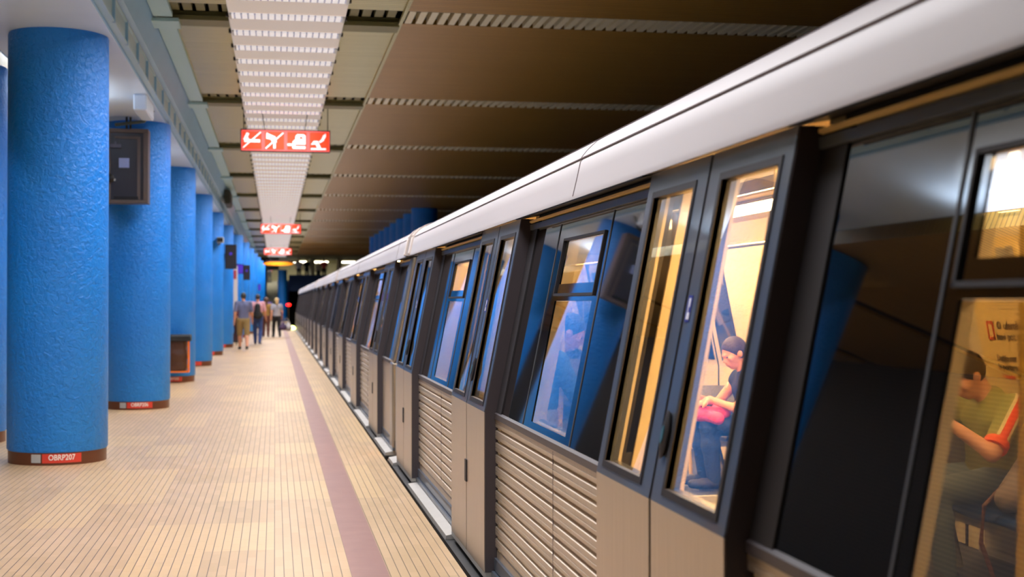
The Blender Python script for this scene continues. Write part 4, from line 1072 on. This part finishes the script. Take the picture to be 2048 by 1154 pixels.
def walk(label, x, y, yaw, ht, skin, hair, top, bottom, shoes, z0=0, **k):
    J, f = walker(x, y, yaw, ht, k.pop('ph', .2), k.pop('arms', .15), z0)
    return person(label, J, f, (0, 0, 1), skin, hair, top, bottom, shoes, h=k.pop('h', .02), **k)
sk1 = (200, 140, 110)
walk('man in grey blue shirt and khaki shorts walking away past the columns', -.97, 43.0, PIh+.05, 1.80, sk1, (40, 40, 36), (92, 96, 128), (142, 120, 78), (40, 36, 38), sleeve=.8, leg=1.0)
walk('person in pink shirt and jeans walking away with a black rucksack', -.60, 48.3, PIh-.1, 1.78, sk1, (48, 36, 32), (205, 150, 158), (44, 66, 120), (40, 50, 90), sleeve=.8)
walk('person in ochre top and brown skirt walking between the others', -.38, 58.5, PIh, 1.68, sk1, (80, 50, 30), (150, 112, 50), (96, 54, 46), (90, 60, 50), fem=True, hairlen=2)
walk('blonde woman in grey top and black trousers walking near the platform edge', .07, 58.0, PIh+.2, 1.66, sk1, (190, 160, 110), (140, 140, 152), (26, 24, 30), (30, 26, 28), fem=True, hairlen=1, sleeve=.6)
walk('person in violet blue walking far away before the stairs', -.45, 92, PIh, 1.75, sk1, (40, 30, 30), (70, 60, 140), (40, 40, 60), (30, 30, 30), h=.03)
walk('person in dark red top standing half hidden beside the seventh column', -1.42, 50.6, 0, 1.55, sk1, (40, 30, 30), (110, 36, 50), (60, 30, 40), (30, 30, 30), h=.025, ph=.05)
walk('person in white shirt behind the blue gallery parapet', 1.95, 113.0, -PIh, 1.8, sk1, (40, 30, 30), (225, 225, 240), (40, 40, 60), (30, 30, 30), z0=3.3, h=.03, ph=.03)
walk('person in black behind the blue gallery parapet', 2.6, 113.2, -PIh, 1.8, sk1, (20, 20, 20), (26, 26, 30), (30, 30, 34), (30, 30, 30), z0=3.3, h=.03, ph=.03)
walk('person in pale clothes behind the gallery parapet', 3.55, 113.2, -PIh, 1.5, sk1, (180, 160, 130), (215, 208, 195), (60, 60, 60), (30, 30, 30), z0=3.3, h=.03, ph=.03)
walk('person in red top behind the blue gallery parapet', 4.0, 113.0, -PIh, 1.8, sk1, (30, 20, 20), (225, 70, 80), (40, 30, 40), (30, 30, 30), z0=3.3, h=.03, ph=.03)
walk('dark clothed person at the top of the far stairs', -.5, 117.6, PIh, 1.8, sk1, (30, 30, 30), (40, 38, 44), (30, 30, 34), (30, 30, 30), z0=3.14, h=.03, ph=.05)
bp = sdf_mb([cone((-.60, 48.06, 1.02), (-.60, 48.06, 1.36), .12, .10), cone((-.68, 48.12, 1.05), (-.52, 48.12, 1.05), .11, .11)], .02, .05)
tag(obj('black_rucksack', bp, mat('black_fabric', (28, 30, 34), .8), smooth=True), 'black rucksack on the back of the person in pink', 'rucksack')
for (x, y, z, rx, lab, colr) in ((.34, 57.9, .42, .12, 'dark violet bag carried at the side of the blonde woman', (70, 52, 84)), (.55, 58.15, .40, .13, 'pale grey bag carried beside the dark violet one', (172, 165, 162))):
    t = thing('carried_bag', lab, 'bag', (x, y, z-.2))
    obj('pouch', sdf_mb([cone((x-.04, y, z), (x+.04, y, z), rx, rx), cone((x, y, z+.1), (x, y, z+.2), rx*.8, rx*.4)], .02, .05), mat('bag_cloth', colr, .8), t, smooth=True)
    obj('handle', MB().tube([(x-.08, y, z+.2), (x-.15, y, z+.40), (x-.02, y, z+.40), (x+.08, y, z+.2)], .012), mat('bag_cloth', colr, .8), t)
tag(obj('pink_display', MB().box(-.62, -.30, 119.4, 119.5, 4.25, 4.55), 'pink_lamp'), 'small pink glowing display beyond the top of the stairs', 'display')
h_ = obj('hanger', MB().box(-.47, -.45, 119.44, 119.46, 4.55, 5.1), 'dark', bpy.data.objects['pink_display'])
